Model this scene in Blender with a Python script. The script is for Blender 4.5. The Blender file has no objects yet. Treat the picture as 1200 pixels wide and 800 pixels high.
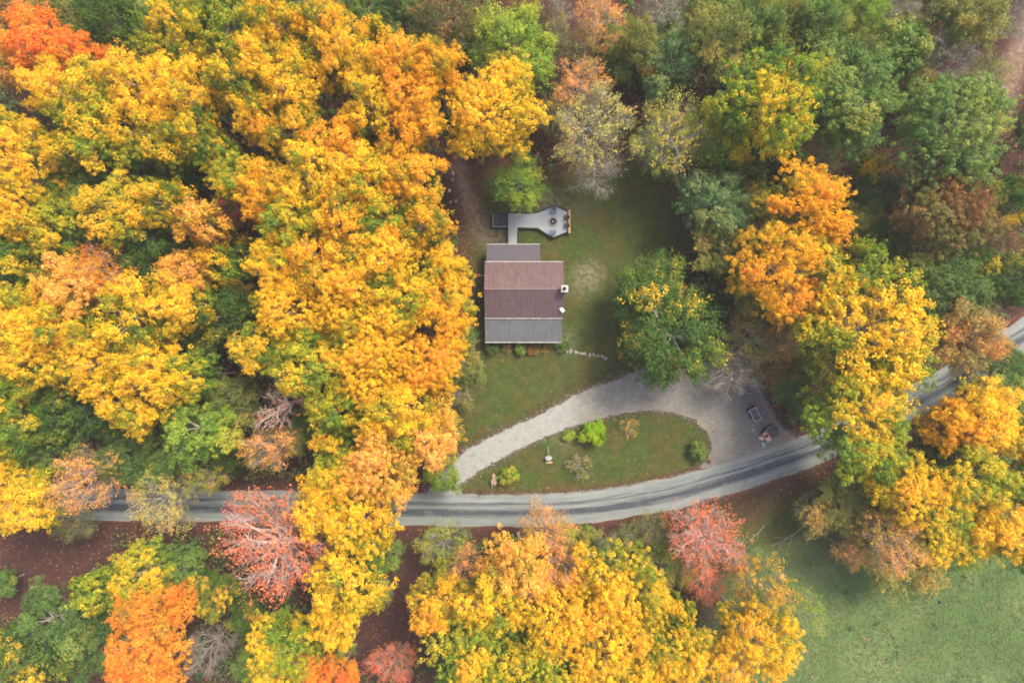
import bpy, bmesh, math, random
import numpy as np
from mathutils import Vector, geometry
R = math.radians
rng = np.random.default_rng(7)
random.seed(7)
S = bpy.context.scene
COL = S.collection
# ------------------------------------------------------------------ camera, sky, sun, exposure
CAM_H = 89.0
PPM = 9.0                      # pixels of the 1200 px photograph per metre on the ground
cd = bpy.data.cameras.new("camera"); cam = bpy.data.objects.new("camera", cd); COL.objects.link(cam)
cam.location = (0, 0, CAM_H); cam.rotation_euler = (0, 0, 0)
cd.sensor_width = 36.0; cd.lens = 36.0 * CAM_H / (1200 / PPM); cd.clip_start = 1.0; cd.clip_end = 4000.0
S.camera = cam
SUN_EL, SUN_AZ = R(56), R(42)     # azimuth clockwise from +Y (picture up)
W = bpy.data.worlds.new("World"); S.world = W; W.use_nodes = True
nt = W.node_tree; nt.nodes.clear()
sky = nt.nodes.new("ShaderNodeTexSky"); sky.sky_type = 'NISHITA'; sky.sun_disc = False
sky.sun_elevation = SUN_EL; sky.sun_rotation = SUN_AZ
sky.ozone_density = 0.3; sky.dust_density = 4.0; sky.air_density = 0.8
bg = nt.nodes.new("ShaderNodeBackground"); bg.inputs[1].default_value = 0.135
wo = nt.nodes.new("ShaderNodeOutputWorld")
nt.links.new(sky.outputs[0], bg.inputs[0]); nt.links.new(bg.outputs[0], wo.inputs[0])
sl = bpy.data.lights.new("sun", 'SUN'); sl.energy = 1.5; sl.angle = R(14); sl.color = (1.0, 0.89, 0.71)
so = bpy.data.objects.new("sun", sl); COL.objects.link(so)
sd = Vector((math.sin(SUN_AZ) * math.cos(SUN_EL), math.cos(SUN_AZ) * math.cos(SUN_EL), math.sin(SUN_EL)))
so.rotation_euler = sd.to_track_quat('Z', 'Y').to_euler(); so.location = (0, 0, 120)
S.view_settings.view_transform = 'Standard'; S.view_settings.look = 'None'
S.view_settings.exposure = 1.43; S.view_settings.gamma = 1.0; S.view_settings.use_curve_mapping = False
S.render.engine = 'CYCLES'
S.cycles.max_bounces = 6; S.cycles.diffuse_bounces = 3; S.cycles.glossy_bounces = 2
S.cycles.transmission_bounces = 3; S.cycles.transparent_max_bounces = 4
S.cycles.use_denoising = True; S.cycles.filter_width = 1.8

# ------------------------------------------------------------------ small helpers
def P(px, py, h=0.0):
    k = (CAM_H - h) / CAM_H / PPM
    return ((px - 600) * k, (400 - py) * k)
def hexc(s):
    v = [int(s[i:i + 2], 16) / 255 for i in (0, 2, 4)]
    return tuple([c / 12.92 if c <= .04045 else ((c + .055) / 1.055) ** 2.4 for c in v]) + (1.0,)
def tag(o, label=None, cat=None, group=None, kind=None):
    if label: o['label'] = label
    if cat: o['category'] = cat
    if group: o['group'] = group
    if kind: o['kind'] = kind
    return o
def empty(name, loc, rz=0):
    o = bpy.data.objects.new(name, None); COL.objects.link(o); o.location = loc; o.rotation_euler = (0, 0, rz)
    o.empty_display_size = .3
    return o
def link(name, me, mat, parent=None, loc=None):
    o = bpy.data.objects.new(name, me); COL.objects.link(o)
    if mat is not None and not me.materials: me.materials.append(mat)
    if parent is not None: o.parent = parent
    if loc is not None: o.location = loc
    return o
def mesh_np(name, v, f, n=4, attrs=None, smooth=False):
    """v (N,3) vertices, f (M,n) faces"""
    me = bpy.data.meshes.new(name)
    v = np.ascontiguousarray(v, dtype=np.float32); f = np.ascontiguousarray(f, dtype=np.int32)
    me.vertices.add(len(v)); me.vertices.foreach_set("co", v.ravel())
    me.loops.add(f.size); me.loops.foreach_set("vertex_index", f.ravel())
    me.polygons.add(len(f)); me.polygons.foreach_set("loop_start", np.arange(0, f.size, n, dtype=np.int32))
    me.polygons.foreach_set("loop_total", np.full(len(f), n, dtype=np.int32))
    for k, (dom, a) in (attrs or {}).items():
        at = me.attributes.new(k, 'FLOAT', dom); at.data.foreach_set("value", np.ascontiguousarray(a, dtype=np.float32))
    me.update(calc_edges=True)
    if smooth: me.polygons.foreach_set("use_smooth", np.ones(len(f), dtype=bool))
    me.validate()
    return me
class MB:
    """collects boxes, tubes, prisms into one bmesh"""
    def __init__(s): s.bm = bmesh.new()
    def box(s, x0, x1, y0, y1, z0, z1, rz=0, c=None):
        vs = [Vector((x, y, z)) for z in (z0, z1) for x, y in ((x0, y0), (x1, y0), (x1, y1), (x0, y1))]
        if rz:
            cx, cy = c if c else ((x0 + x1) / 2, (y0 + y1) / 2)
            ca, sa = math.cos(rz), math.sin(rz)
            vs = [Vector((cx + (p.x - cx) * ca - (p.y - cy) * sa, cy + (p.x - cx) * sa + (p.y - cy) * ca, p.z)) for p in vs]
        return s.hull8(vs)
    def hull8(s, vs):
        v = [s.bm.verts.new(p) for p in vs]
        for q in ((3, 2, 1, 0), (4, 5, 6, 7), (0, 1, 5, 4), (1, 2, 6, 5), (2, 3, 7, 6), (3, 0, 4, 7)):
            s.bm.faces.new([v[i] for i in q])
        return s
    def tube(s, a, b, r0, r1=None, n=8, caps=True):
        r1 = r0 if r1 is None else r1
        a, b = Vector(a), Vector(b); d = (b - a).normalized()
        u = d.orthogonal().normalized(); w = d.cross(u)
        A = [s.bm.verts.new(a + (u * math.cos(t) + w * math.sin(t)) * r0) for t in [2 * math.pi * i / n for i in range(n)]]
        B = [s.bm.verts.new(b + (u * math.cos(t) + w * math.sin(t)) * r1) for t in [2 * math.pi * i / n for i in range(n)]]
        for i in range(n): s.bm.faces.new((A[i], A[(i + 1) % n], B[(i + 1) % n], B[i]))
        if caps: s.bm.faces.new(A[::-1]); s.bm.faces.new(B)
        return s
    def lathe(s, prof, n=16, c=(0, 0), sx=1, sy=1):
        rings = [[s.bm.verts.new((c[0] + sx * r * math.cos(2 * math.pi * i / n), c[1] + sy * r * math.sin(2 * math.pi * i / n), z)) for i in range(n)] for r, z in prof]
        for A, B in zip(rings, rings[1:]):
            for i in range(n): s.bm.faces.new((A[i], A[(i + 1) % n], B[(i + 1) % n], B[i]))
        s.bm.faces.new(rings[0][::-1]); s.bm.faces.new(rings[-1])
        return s
    def prism(s, poly, z0, z1):
        a = [s.bm.verts.new((x, y, z0)) for x, y in poly]; b = [s.bm.verts.new((x, y, z1)) for x, y in poly]
        n = len(poly)
        for i in range(n): s.bm.faces.new((a[i], a[(i + 1) % n], b[(i + 1) % n], b[i]))
        s.bm.faces.new(a[::-1]); s.bm.faces.new(b)
        return s
    def rock(s, c, r, seed=0, flat=.6):
        m = bmesh.ops.create_icosphere(s.bm, subdivisions=2, radius=1)
        rr = random.Random(seed); k = [rr.uniform(.8, 1.2) for _ in range(3)]
        ph = [rr.uniform(0, 6) for _ in range(3)]
        for v in m['verts']:
            p = v.co.copy(); q = 1 + .16 * math.sin(3 * p.x + ph[0]) + .14 * math.sin(4 * p.y + ph[1]) + .1 * math.sin(5 * p.z + ph[2])
            v.co = Vector((c[0] + p.x * r * k[0] * q, c[1] + p.y * r * k[1] * q, c[2] + p.z * r * flat * q))
        return s
    def build(s, name, mat, parent=None, bevel=0, smooth=False):
        bmesh.ops.recalc_face_normals(s.bm, faces=s.bm.faces)
        if bevel:
            bmesh.ops.bevel(s.bm, geom=s.bm.edges[:], offset=bevel, segments=1, affect='EDGES', clamp_overlap=True)
        me = bpy.data.meshes.new(name); s.bm.to_mesh(me); s.bm.free()
        if smooth:
            for p in me.polygons: p.use_smooth = True
        return link(name, me, mat, parent)

# ------------------------------------------------------------------ materials
class NT:
    def __init__(s, name):
        s.m = bpy.data.materials.new(name); s.m.use_nodes = True; s.t = s.m.node_tree; s.t.nodes.clear()
        s.out = s.n("ShaderNodeOutputMaterial")
    def n(s, t, **k):
        o = s.t.nodes.new(t)
        for a, b in k.items(): setattr(o, a, b)
        return o
    def l(s, a, b): s.t.links.new(a, b)
    def noise(s, scale, detail=4, rough=.6, vec=None, dist=0):
        n = s.n("ShaderNodeTexNoise"); n.inputs['Scale'].default_value = scale; n.inputs['Detail'].default_value = detail
        n.inputs['Roughness'].default_value = rough; n.inputs['Distortion'].default_value = dist
        if vec is None:
            g = s.n("ShaderNodeNewGeometry"); vec = g.outputs['Position']
        s.l(vec, n.inputs['Vector']); return n.outputs['Fac']
    def ramp(s, fac, stops, interp='LINEAR'):
        r = s.n("ShaderNodeValToRGB"); r.color_ramp.interpolation = interp; e = r.color_ramp.elements
        while len(e) < len(stops): e.new(.5)
        for i, (p, c) in enumerate(stops):
            e[i].position = p; e[i].color = hexc(c) if isinstance(c, str) else (c, c, c, 1)
        s.l(fac, r.inputs[0]); return r.outputs[0]
    def mix(s, f, a, b, mode='MIX'):
        m = s.n("ShaderNodeMix", data_type='RGBA', blend_type=mode)
        for sock, v in ((m.inputs[0], f), (m.inputs[6], a), (m.inputs[7], b)):
            if isinstance(v, (int, float)): sock.default_value = v
            elif isinstance(v, str): sock.default_value = hexc(v)
            else: s.l(v, sock)
        return m.outputs[2]
    def math(s, op, a, b=0.0, c=None, clamp=False):
        m = s.n("ShaderNodeMath", operation=op); m.use_clamp = clamp
        for i, v in enumerate((a, b) if c is None else (a, b, c)):
            if isinstance(v, (int, float)): m.inputs[i].default_value = v
            else: s.l(v, m.inputs[i])
        return m.outputs[0]
    def attr(s, name): return s.n("ShaderNodeAttribute", attribute_name=name)
    def finish(s, col, rough=.8, bump=None, bstr=.3, bdist=.05, spec=.3, metal=0):
        p = s.n("ShaderNodeBsdfPrincipled")
        if isinstance(col, str): p.inputs['Base Color'].default_value = hexc(col)
        else: s.l(col, p.inputs['Base Color'])
        p.inputs['Roughness'].default_value = rough; p.inputs['Specular IOR Level'].default_value = spec; p.inputs['Metallic'].default_value = metal
        if bump is not None:
            b = s.n("ShaderNodeBump"); b.inputs['Strength'].default_value = bstr; b.inputs['Distance'].default_value = bdist
            s.l(bump, b.inputs['Height']); s.l(b.outputs[0], p.inputs['Normal'])
        s.l(p.outputs[0], s.out.inputs[0]); return s.m
def plain(name, a, b=None, scale=6, rough=.7, spec=.3, metal=0):
    m = NT(name); n = m.noise(scale, 5)
    c = m.ramp(n, [(.3, a), (.7, b or a)])
    return m.finish(c, rough, n, .15, .02, spec, metal)

def leaf_mat(name, stops, trans=.38, jit=.30, spec=.14):
    m = NT(name)
    t = m.attr('tint').outputs['Fac']; j = m.attr('jit').outputs['Fac']
    oi = m.n("ShaderNodeObjectInfo")
    off = m.math('MULTIPLY_ADD', oi.outputs['Random'], .2, -.1)
    t = m.math('ADD', t, off, clamp=True)
    c = m.ramp(t, stops)
    h = m.n("ShaderNodeHueSaturation")
    m.l(c, h.inputs['Color'])
    m.l(m.math('MULTIPLY_ADD', j, .03, .485), h.inputs['Hue'])
    m.l(m.math('MULTIPLY_ADD', j, jit * 2, 1 - jit), h.inputs['Value'])
    d = m.n("ShaderNodeBsdfPrincipled"); m.l(h.outputs[0], d.inputs['Base Color']); d.inputs['Roughness'].default_value = .5; d.inputs['Specular IOR Level'].default_value = spec
    tr = m.n("ShaderNodeBsdfTranslucent"); m.l(h.outputs[0], tr.inputs[0])
    mx = m.n("ShaderNodeMixShader"); mx.inputs[0].default_value = trans
    m.l(d.outputs[0], mx.inputs[1]); m.l(tr.outputs[0], mx.inputs[2]); m.l(mx.outputs[0], m.out.inputs[0])
    return m.m
PAL = {   # leaf colours from the lower, still green leaves to the turned ones
 'Y': [(.14, '58782c'), (.34, '94a02c'), (.50, 'ecc02a'), (.84, 'f8ca34'), (1, 'f4ba38')],
 'YO': [(.14, '6c8430'), (.34, 'aea02e'), (.50, 'f0b82a'), (.86, 'f8b834'), (1, 'f4a638')],
 'YG': [(.14, '4c7432'), (.40, '7c9a34'), (.62, 'b8b430'), (.82, 'f0c42e'), (1, 'f2ba34')],
 'PG': [(.14, '7a8a3a'), (.32, 'c0a43a'), (.48, 'f0bc46'), (.78, 'f6bc58'), (1, 'f4ac62')],
 'O': [(.10, '86863a'), (.28, 'd09a34'), (.46, 'f2a238'), (.78, 'f69a36'), (1, 'f28a38')],
 'RO': [(.10, 'a08a38'), (.28, 'eaae3a'), (.46, 'f69c38'), (.78, 'f68838'), (1, 'f2723a')],
 'PK': [(.10, '9a8850'), (.28, 'd88c54'), (.48, 'ea8252'), (.75, 'ee8c60'), (1, 'e46c4c')],
 'PE': [(.12, '90944a'), (.30, 'd6b056'), (.48, 'f2b45a'), (.75, 'f6b064'), (1, 'f2a468')],
 'TN': [(.10, '66723e'), (.34, '8a8a48'), (.54, 'a8985a'), (.72, 'd0a058'), (1, 'dc9a58')],
 'BR': [(.10, '5f6034'), (.32, '858448'), (.52, '9c8646'), (.70, '96623e'), (1, '884c40')],
 'LG': [(.10, '507634'), (.35, '769638'), (.60, '92aa3e'), (.80, 'aeb43e'), (1, 'beb03c')],
 'LM': [(.10, '6c961e'), (.40, '86ae20'), (.65, '9cbe24'), (1, 'b0c02e')],
 'G': [(.10, '48642e'), (.40, '64823e'), (.65, '7e9848'), (.85, '98a24e'), (1, 'b2a846')],
 'GY': [(.10, '304c22'), (.42, '47662a'), (.66, '5e7a30'), (.82, '8c9030'), (.93, 'e0b434')],
 'DG': [(.10, '3e582e'), (.40, '527038'), (.65, '668240'), (.90, '7e9048'), (1, '949448')],
 'BG': [(.10, '4a6840'), (.40, '5e7e4c'), (.65, '769058'), (.90, '8c9e60'), (1, '9ca25c')],
 'OL': [(.10, '56683a'), (.35, '788442'), (.60, '92964a'), (.80, 'a89e4c'), (1, 'be9650')],
 'PY': [(.10, '8c8e58'), (.35, 'aca866'), (.60, 'c6bc6a'), (.80, 'd8c060'), (1, 'd8b26c')],
 'YP': [(.10, '6a8040'), (.40, '96a048'), (.65, 'bcb04a'), (.85, 'd2b84c'), (1, 'd8b050')],
 'GR': [(.10, '707a62'), (.40, '8c907a'), (.70, 'a09a82'), (1, 'b0987e')],
}
LEAF = {k: leaf_mat('leaves_' + k, v) for k, v in PAL.items()}
def bark_mat(name, a, b):
    m = NT(name); n = m.noise(3.0, 5, .65)
    return m.finish(m.ramp(n, [(.3, a), (.7, b)]), .85, n, .4, .03, .15)
BARK = {'b': bark_mat('bark_brown', '5a4c42', '85756a'), 'g': bark_mat('bark_pale', '8d857a', 'b3aaa0'), 'p': bark_mat('bark_rosy', 'a88e84', 'd6bcb0')}

# ------------------------------------------------------------------ zones of the ground (polygons traced in photograph pixels, on the ground plane)
def M(pts): return np.array([P(*p) for p in pts])
def sdist(pts, poly):
    """signed distance (positive inside) of pts (N,2) to polygon, metres"""
    x, y = pts[:, 0], pts[:, 1]; ins = np.zeros(len(pts), bool); d = np.full(len(pts), 1e9)
    n = len(poly)
    for i in range(n):
        a, b = poly[i], poly[(i + 1) % n]
        ab = b - a; t = np.clip(((x - a[0]) * ab[0] + (y - a[1]) * ab[1]) / (ab @ ab + 1e-9), 0, 1)
        d = np.minimum(d, np.hypot(x - a[0] - t * ab[0], y - a[1] - t * ab[1]))
        c = (a[1] > y) != (b[1] > y)
        with np.errstate(divide='ignore', invalid='ignore'):
            xi = (b[0] - a[0]) * (y - a[1]) / (b[1] - a[1]) + a[0]
        ins ^= c & (x < xi)
    return np.where(ins, d, -d)
def pdist(pts, line):
    x, y = pts[:, 0], pts[:, 1]; d = np.full(len(pts), 1e9)
    for a, b in zip(line, line[1:]):
        ab = b - a; t = np.clip(((x - a[0]) * ab[0] + (y - a[1]) * ab[1]) / (ab @ ab + 1e-9), 0, 1)
        d = np.minimum(d, np.hypot(x - a[0] - t * ab[0], y - a[1] - t * ab[1]))
    return d
def sm(d, w): return np.clip(d / w * .5 + .5, 0, 1)
LAWN = M([(560, 205), (640, 215), (720, 185), (790, 205), (805, 290), (770, 340), (745, 410), (725, 444), (690, 455), (640, 485), (590, 505), (548, 528), (532, 520), (545, 440), (556, 405), (552, 300), (545, 285), (560, 250)])
ISLAND = M([(533, 571), (562, 551), (601, 529), (634, 513), (672, 499), (700, 491), (727, 484), (755, 480), (777, 481), (796, 485), (815, 493), (829, 506), (835, 518), (832, 535), (821, 547), (790, 557), (740, 568), (700, 573), (640, 579), (600, 580), (540, 579)])
FIELD = M([(872, 668), (905, 650), (955, 640), (1010, 640), (1060, 640), (1120, 610), (1400, 600), (1400, 980), (835, 980), (835, 760), (845, 690)])
VERGE = M([(845, 606), (900, 590), (955, 566), (985, 580), (1010, 640), (950, 655), (900, 668), (850, 690), (835, 650)])
ROADC = M([(-260, 588), (-100, 591), (0, 592), (150, 591), (300, 593), (480, 597), (560, 598), (640, 597.5), (700, 592.5), (760, 583.5), (800, 575), (840, 563), (880, 551), (940, 531), (980, 515), (1020, 495), (1075, 467), (1110, 449), (1170, 410), (1200, 393), (1260, 350), (1330, 290), (1420, 200)])
DRIVE = M([(492, 588), (520, 552), (547, 527), (590, 504), (634, 485), (667, 466), (700, 452), (725, 444), (760, 428), (800, 416), (840, 408), (872, 416), (886, 442), (897, 470), (916, 500), (934, 516), (905, 534), (870, 549), (840, 556), (821, 548), (832, 535), (835, 518), (829, 506), (815, 493), (796, 485), (777, 481), (755, 480), (727, 484), (700, 491), (672, 499), (634, 513), (601, 529), (562, 551), (536, 570), (545, 583), (520, 594)])
PATH = M([(536, 196), (546, 225), (556, 252), (568, 277)])
TRACK = M([(1215, 20), (1195, 65), (1180, 100), (1163, 135), (1150, 165)])
CLEAR = [M([(-60, 612), (140, 612), (130, 650), (90, 690), (30, 720), (-60, 720)]), M([(440, 640), (490, 640), (495, 700), (490, 760), (420, 790), (400, 760), (455, 690)]), M([(505, 185), (560, 190), (560, 290), (525, 260)]), M([(905, 560), (995, 525), (1000, 548), (900, 590)])]
HOUSEZ = M([(566, 284), (662, 284), (662, 402), (566, 402)])
def catmull(pts, step=.8):
    out = []
    for i in range(1, len(pts) - 2):
        p0, p1, p2, p3 = pts[i - 1:i + 3]; n = max(2, int(np.linalg.norm(p2 - p1) / step))
        for t in np.linspace(0, 1, n, endpoint=False):
            out.append(.5 * (2 * p1 + (p2 - p0) * t + (2 * p0 - 5 * p1 + 4 * p2 - p3) * t ** 2 + (3 * p1 - p0 - 3 * p2 + p3) * t ** 3))
    return np.array(out)
ROADL = catmull(ROADC)
RW = 2.08
def vnoise(x, y, seed=0):
    r = np.random.default_rng(seed); o = 0
    for k in range(10):
        f = r.uniform(.25, 1.6); a = r.uniform(0, 6.28); o = o + np.sin(f * (x * math.cos(a) + y * math.sin(a)) + r.uniform(0, 6.28))
    return o / 4.5
def closeness(p):   # how far p is (metres) from open, hard ground and buildings: positive = in the woods
    d = -sdist(p, LAWN)
    for z in (ISLAND, FIELD, VERGE, DRIVE, HOUSEZ): d = np.minimum(d, -sdist(p, z))
    return np.minimum(d, pdist(p, ROADL) - RW)

# ground: one sheet, fine near the picture and coarse to the horizon
xs = np.concatenate([[-2500, -900, -300, -140], np.arange(-95, 95.1, .6), [140, 300, 900, 2500]])
ys = np.concatenate([[-2500, -900, -300, -120], np.arange(-70, 70.1, .6), [120, 300, 900, 2500]])
gx, gy = np.meshgrid(xs, ys); gp = np.stack([gx.ravel(), gy.ravel()], 1)
wob = vnoise(gp[:, 0], gp[:, 1], 3) * .5
a_grass = np.maximum(np.maximum(sm(sdist(gp, LAWN) + wob, 2.2), sm(sdist(gp, VERGE) + wob * 1.5, 3.0) * .8), sm(sdist(gp, ISLAND) + wob * .2, .5))
a_field = sm(sdist(gp, FIELD) + wob * 2.2, 3.0)
a_path = np.maximum(sm(.95 + wob * .5 - pdist(gp, PATH), .8), sm(1.6 + wob * .5 - pdist(gp, TRACK), .9))
pale = np.zeros(len(gp))
for px, py, r in ((690, 322, 1.4), (683, 336, .9), (664, 398, 1.0), (663, 516, .8), (645, 240, 1.5), (672, 245, 1.0), (585, 280, 1.2)):
    c = P(px, py); pale = np.maximum(pale, sm(r + wob - np.hypot(gp[:, 0] - c[0], gp[:, 1] - c[1]), 1.6) * (.9 if r > 1.1 else .6))
a_verge = np.clip(1 - (np.minimum(pdist(gp, ROADL) - RW, 99)) / 1.1, 0, 1) * .8
a_verge = np.maximum(a_verge, np.clip(1 - np.abs(sdist(gp, DRIVE)) / .7, 0, 1) * .55)
i = np.arange((len(ys) - 1) * len(xs)).reshape(len(ys) - 1, len(xs))[:, :-1].ravel()
gf = np.stack([i, i + 1, i + 1 + len(xs), i + len(xs)], 1)
gm = NT('ground')
na, nb, nc, nd = gm.noise(.28, 6, .62), gm.noise(1.7, 6, .7), gm.noise(8.0, 4, .7), gm.noise(.07, 4, .6)
litter = gm.mix(nc, gm.ramp(nb, [(.3, '352322'), (.5, '4a302d'), (.72, '63443b')]), gm.ramp(na, [(.35, '3c2e29'), (.65, '50322f')]))
nl_ = gm.noise(.75, 4, .65)
lawn = gm.mix(gm.ramp(na, [(.42, 0.0), (.64, .75)]), gm.ramp(nb, [(.3, '3c4a22'), (.7, '52602e')]), gm.ramp(nc, [(.3, '4e4426'), (.7, '6a5836')]))
lawn = gm.mix(gm.ramp(nl_, [(.42, 0.0), (.6, .55)]), lawn, '34451f')
field = gm.mix(gm.ramp(nd, [(.4, 0.0), (.62, 1.0)]), gm.ramp(nb, [(.28, '465c30'), (.72, '566e3c')]), gm.ramp(nb, [(.3, '5a6c3c'), (.7, '727e54')]))
field = gm.mix(gm.ramp(nc, [(.45, 0.0), (.85, .5)]), field, '7f8254')
pathc = gm.ramp(nb, [(.3, '6c5648'), (.7, '948070')])
palec = gm.ramp(nc, [(.3, '77705a'), (.7, 'a39a82')])
verge = gm.ramp(nc, [(.3, '4a2f2a'), (.7, '704e40')])
c = gm.mix(gm.math('ADD', gm.attr('lawn').outputs['Fac'], gm.math('MULTIPLY_ADD', nb, .5, -.25), clamp=True), litter, lawn)
c = gm.mix(gm.math('MULTIPLY', gm.attr('verge').outputs['Fac'], gm.ramp(nb, [(.3, .25), (.6, 1.0)])), c, verge)
c = gm.mix(gm.attr('field').outputs['Fac'], c, field)
c = gm.mix(gm.math('MULTIPLY', gm.attr('path').outputs['Fac'], gm.ramp(nb, [(.25, .5), (.6, 1.0)])), c, pathc)
c = gm.mix(gm.math('MULTIPLY', gm.attr('pale').outputs['Fac'], gm.ramp(nb, [(.4, .2), (.6, 1.0)])), c, palec)
GROUND = gm.finish(c, .95, nc, .8, .12, .1)
gv = np.concatenate([gp, np.zeros((len(gp), 1))], 1)
g = link('ground', mesh_np('ground', gv, gf, 4, {'lawn': ('POINT', a_grass), 'field': ('POINT', a_field), 'path': ('POINT', a_path), 'pale': ('POINT', pale), 'verge': ('POINT', a_verge)}), GROUND)
tag(g, 'grass clearing and brown leaf litter under the trees', kind='structure')

# road: chip-sealed lane with dark wheel tracks
m = NT('road'); av = m.attr('across').outputs['Fac']; al = m.attr('along').outputs['Fac']
cv = m.n("ShaderNodeCombineXYZ"); m.l(m.math('MULTIPLY', al, .06), cv.inputs[0]); m.l(m.math('MULTIPLY', av, 1.2), cv.inputs[1])
streak = m.noise(1.6, 5, .65, cv.outputs[0]); fine = m.noise(9, 4, .7); mid = m.noise(.5, 4, .6)
wv = m.math('MULTIPLY_ADD', streak, 1.7, -.85)
def band(c0, w, amp):
    d = m.math('ABSOLUTE', m.math('SUBTRACT', m.math('ADD', av, wv), c0))
    return m.math('MULTIPLY', m.math('SUBTRACT', 1.0, m.math('DIVIDE', d, w), clamp=True), amp)
dk = m.math('MAXIMUM', band(-.35, .72, 1.7), band(.8, .36, 1.1))
dk = m.math('MULTIPLY', m.math('MULTIPLY', dk, m.ramp(mid, [(.3, .5), (.55, 1.0)])), m.ramp(m.noise(3.5, 5, .75), [(.3, .6), (.5, 1.0)]), clamp=True)
base = m.mix(fine, m.ramp(mid, [(.3, '6c7472'), (.7, '848b88')]), m.ramp(streak, [(.3, '646c6b'), (.7, '8e9490')]))
c = m.mix(dk, base, m.ramp(fine, [(.3, '383d44'), (.7, '4e535a')]))
ed = m.math('SUBTRACT', m.math('ABSOLUTE', av), 1.75)
c = m.mix(m.math('MULTIPLY', ed, 1.6, clamp=True), c, '8d8272')
ROADM = m.finish(c, .85, fine, .4, .02, .2)
n = len(ROADL); tan = np.gradient(ROADL, axis=0); tan /= np.linalg.norm(tan, axis=1)[:, None]; nor = np.stack([-tan[:, 1], tan[:, 0]], 1)
al = np.concatenate([[0], np.cumsum(np.linalg.norm(np.diff(ROADL, axis=0), axis=1))])
offs = np.linspace(-1, 1, 11); rv, aa, ll = [], [], []
for k in range(n):
    wl = RW + .10 * math.sin(al[k] * .9) * math.sin(al[k] * .37) + .07 * rng.normal(); wr = RW + .1 * math.sin(al[k] * .7 + 2) + .07 * rng.normal()
    for o in offs:
        d = o * (wl if o > 0 else wr); q = ROADL[k] + nor[k] * d
        rv.append((q[0], q[1], .010 + .035 * (1 - o * o))); aa.append(d); ll.append(al[k])
i = (np.arange(n - 1)[:, None] * 11 + np.arange(10)[None]).ravel()
rf = np.stack([i, i + 11, i + 12, i + 1], 1)[:, ::-1]
o = link('road', mesh_np('road', np.array(rv), rf, 4, {'across': ('POINT', aa), 'along': ('POINT', ll)}, True), ROADM)
tag(o, 'grey country lane with dark wheel tracks', kind='structure')

# driveway and pull-off: pale gravel
def sheet(poly, z, step, jit):
    pts = []
    for a, b in zip(poly, np.roll(poly, -1, 0)):
        k = max(1, int(np.linalg.norm(b - a) / .45))
        for t in np.linspace(0, 1, k, endpoint=False): pts.append(a + (b - a) * t + rng.normal(0, jit, 2))
    pts = np.array(pts); nb = len(pts)
    x0, y0 = poly.min(0); x1, y1 = poly.max(0)
    gxx, gyy = np.meshgrid(np.arange(x0, x1, step), np.arange(y0, y1, step)); q = np.stack([gxx.ravel(), gyy.ravel()], 1)
    q = q[sdist(q, pts) > step * .5]
    allp = [Vector(p) for p in np.concatenate([pts, q])]
    vo, eo, fo, *_ = geometry.delaunay_2d_cdt(allp, [], [list(range(nb))], 1, 1e-5)
    return np.array([(v.x, v.y, z) for v in vo]), np.array([list(f) if len(f) == 3 else list(f)[:3] for f in fo])
dv, df = sheet(DRIVE, .005, .7, .085)
dp = dv[:, :2]
dark = sm(3.2 + vnoise(dp[:, 0], dp[:, 1], 5) * .8 - pdist(dp, M([(866, 428), (880, 455), (893, 480), (903, 500)])), 2.6)
brown = sm(1.6 + vnoise(dp[:, 0], dp[:, 1], 6) * .8 - pdist(dp, M([(815, 425), (850, 425), (875, 420)])), 1.6)
brown = np.maximum(brown, .75 * np.clip(1 - (sdist(dp, DRIVE)) / .9, 0, 1) * (dp[:, 0] > P(740, 0)[0]))
warm = np.clip(sm(dp[:, 0] - P(675, 0)[0], 1.0), 0, 1)
m = NT('driveway'); f1, f2, f3 = m.noise(11, 4, .75), m.noise(1.3, 5, .65), m.noise(.35, 4, .6)
c1 = m.mix(f1, m.ramp(f2, [(.3, '7c7f7b'), (.7, '9c9f99')]), '92958f')
c2 = m.mix(f1, m.ramp(f2, [(.3, '696862'), (.7, '949186')]), m.ramp(f3, [(.35, '706f69'), (.65, '8f8c82')]))
c = m.mix(m.attr('warm').outputs['Fac'], c1, c2)
c = m.mix(m.ramp(m.noise(3.2, 5, .75), [(.55, 0.0), (.8, .45)]), c, '77736b')
c = m.mix(m.math('MULTIPLY', m.attr('dark').outputs['Fac'], m.ramp(f2, [(.35, .45), (.55, 1.0)])), c, m.ramp(f1, [(.3, '554f55'), (.7, '6f676b')]))
c = m.mix(m.math('MULTIPLY', m.attr('brown').outputs['Fac'], m.ramp(f2, [(.35, .2), (.6, .9)])), c, m.ramp(f1, [(.3, '77655c'), (.7, '938070')]))
o = link('driveway', mesh_np('driveway', dv, df, 3, {'dark': ('POINT', dark), 'brown': ('POINT', brown), 'warm': ('POINT', warm)}), m.finish(c, .95, f1, .5, .03, .15))
tag(o, 'pale gravel drive looping round the grass island with a parking pull-off', kind='structure')

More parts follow.
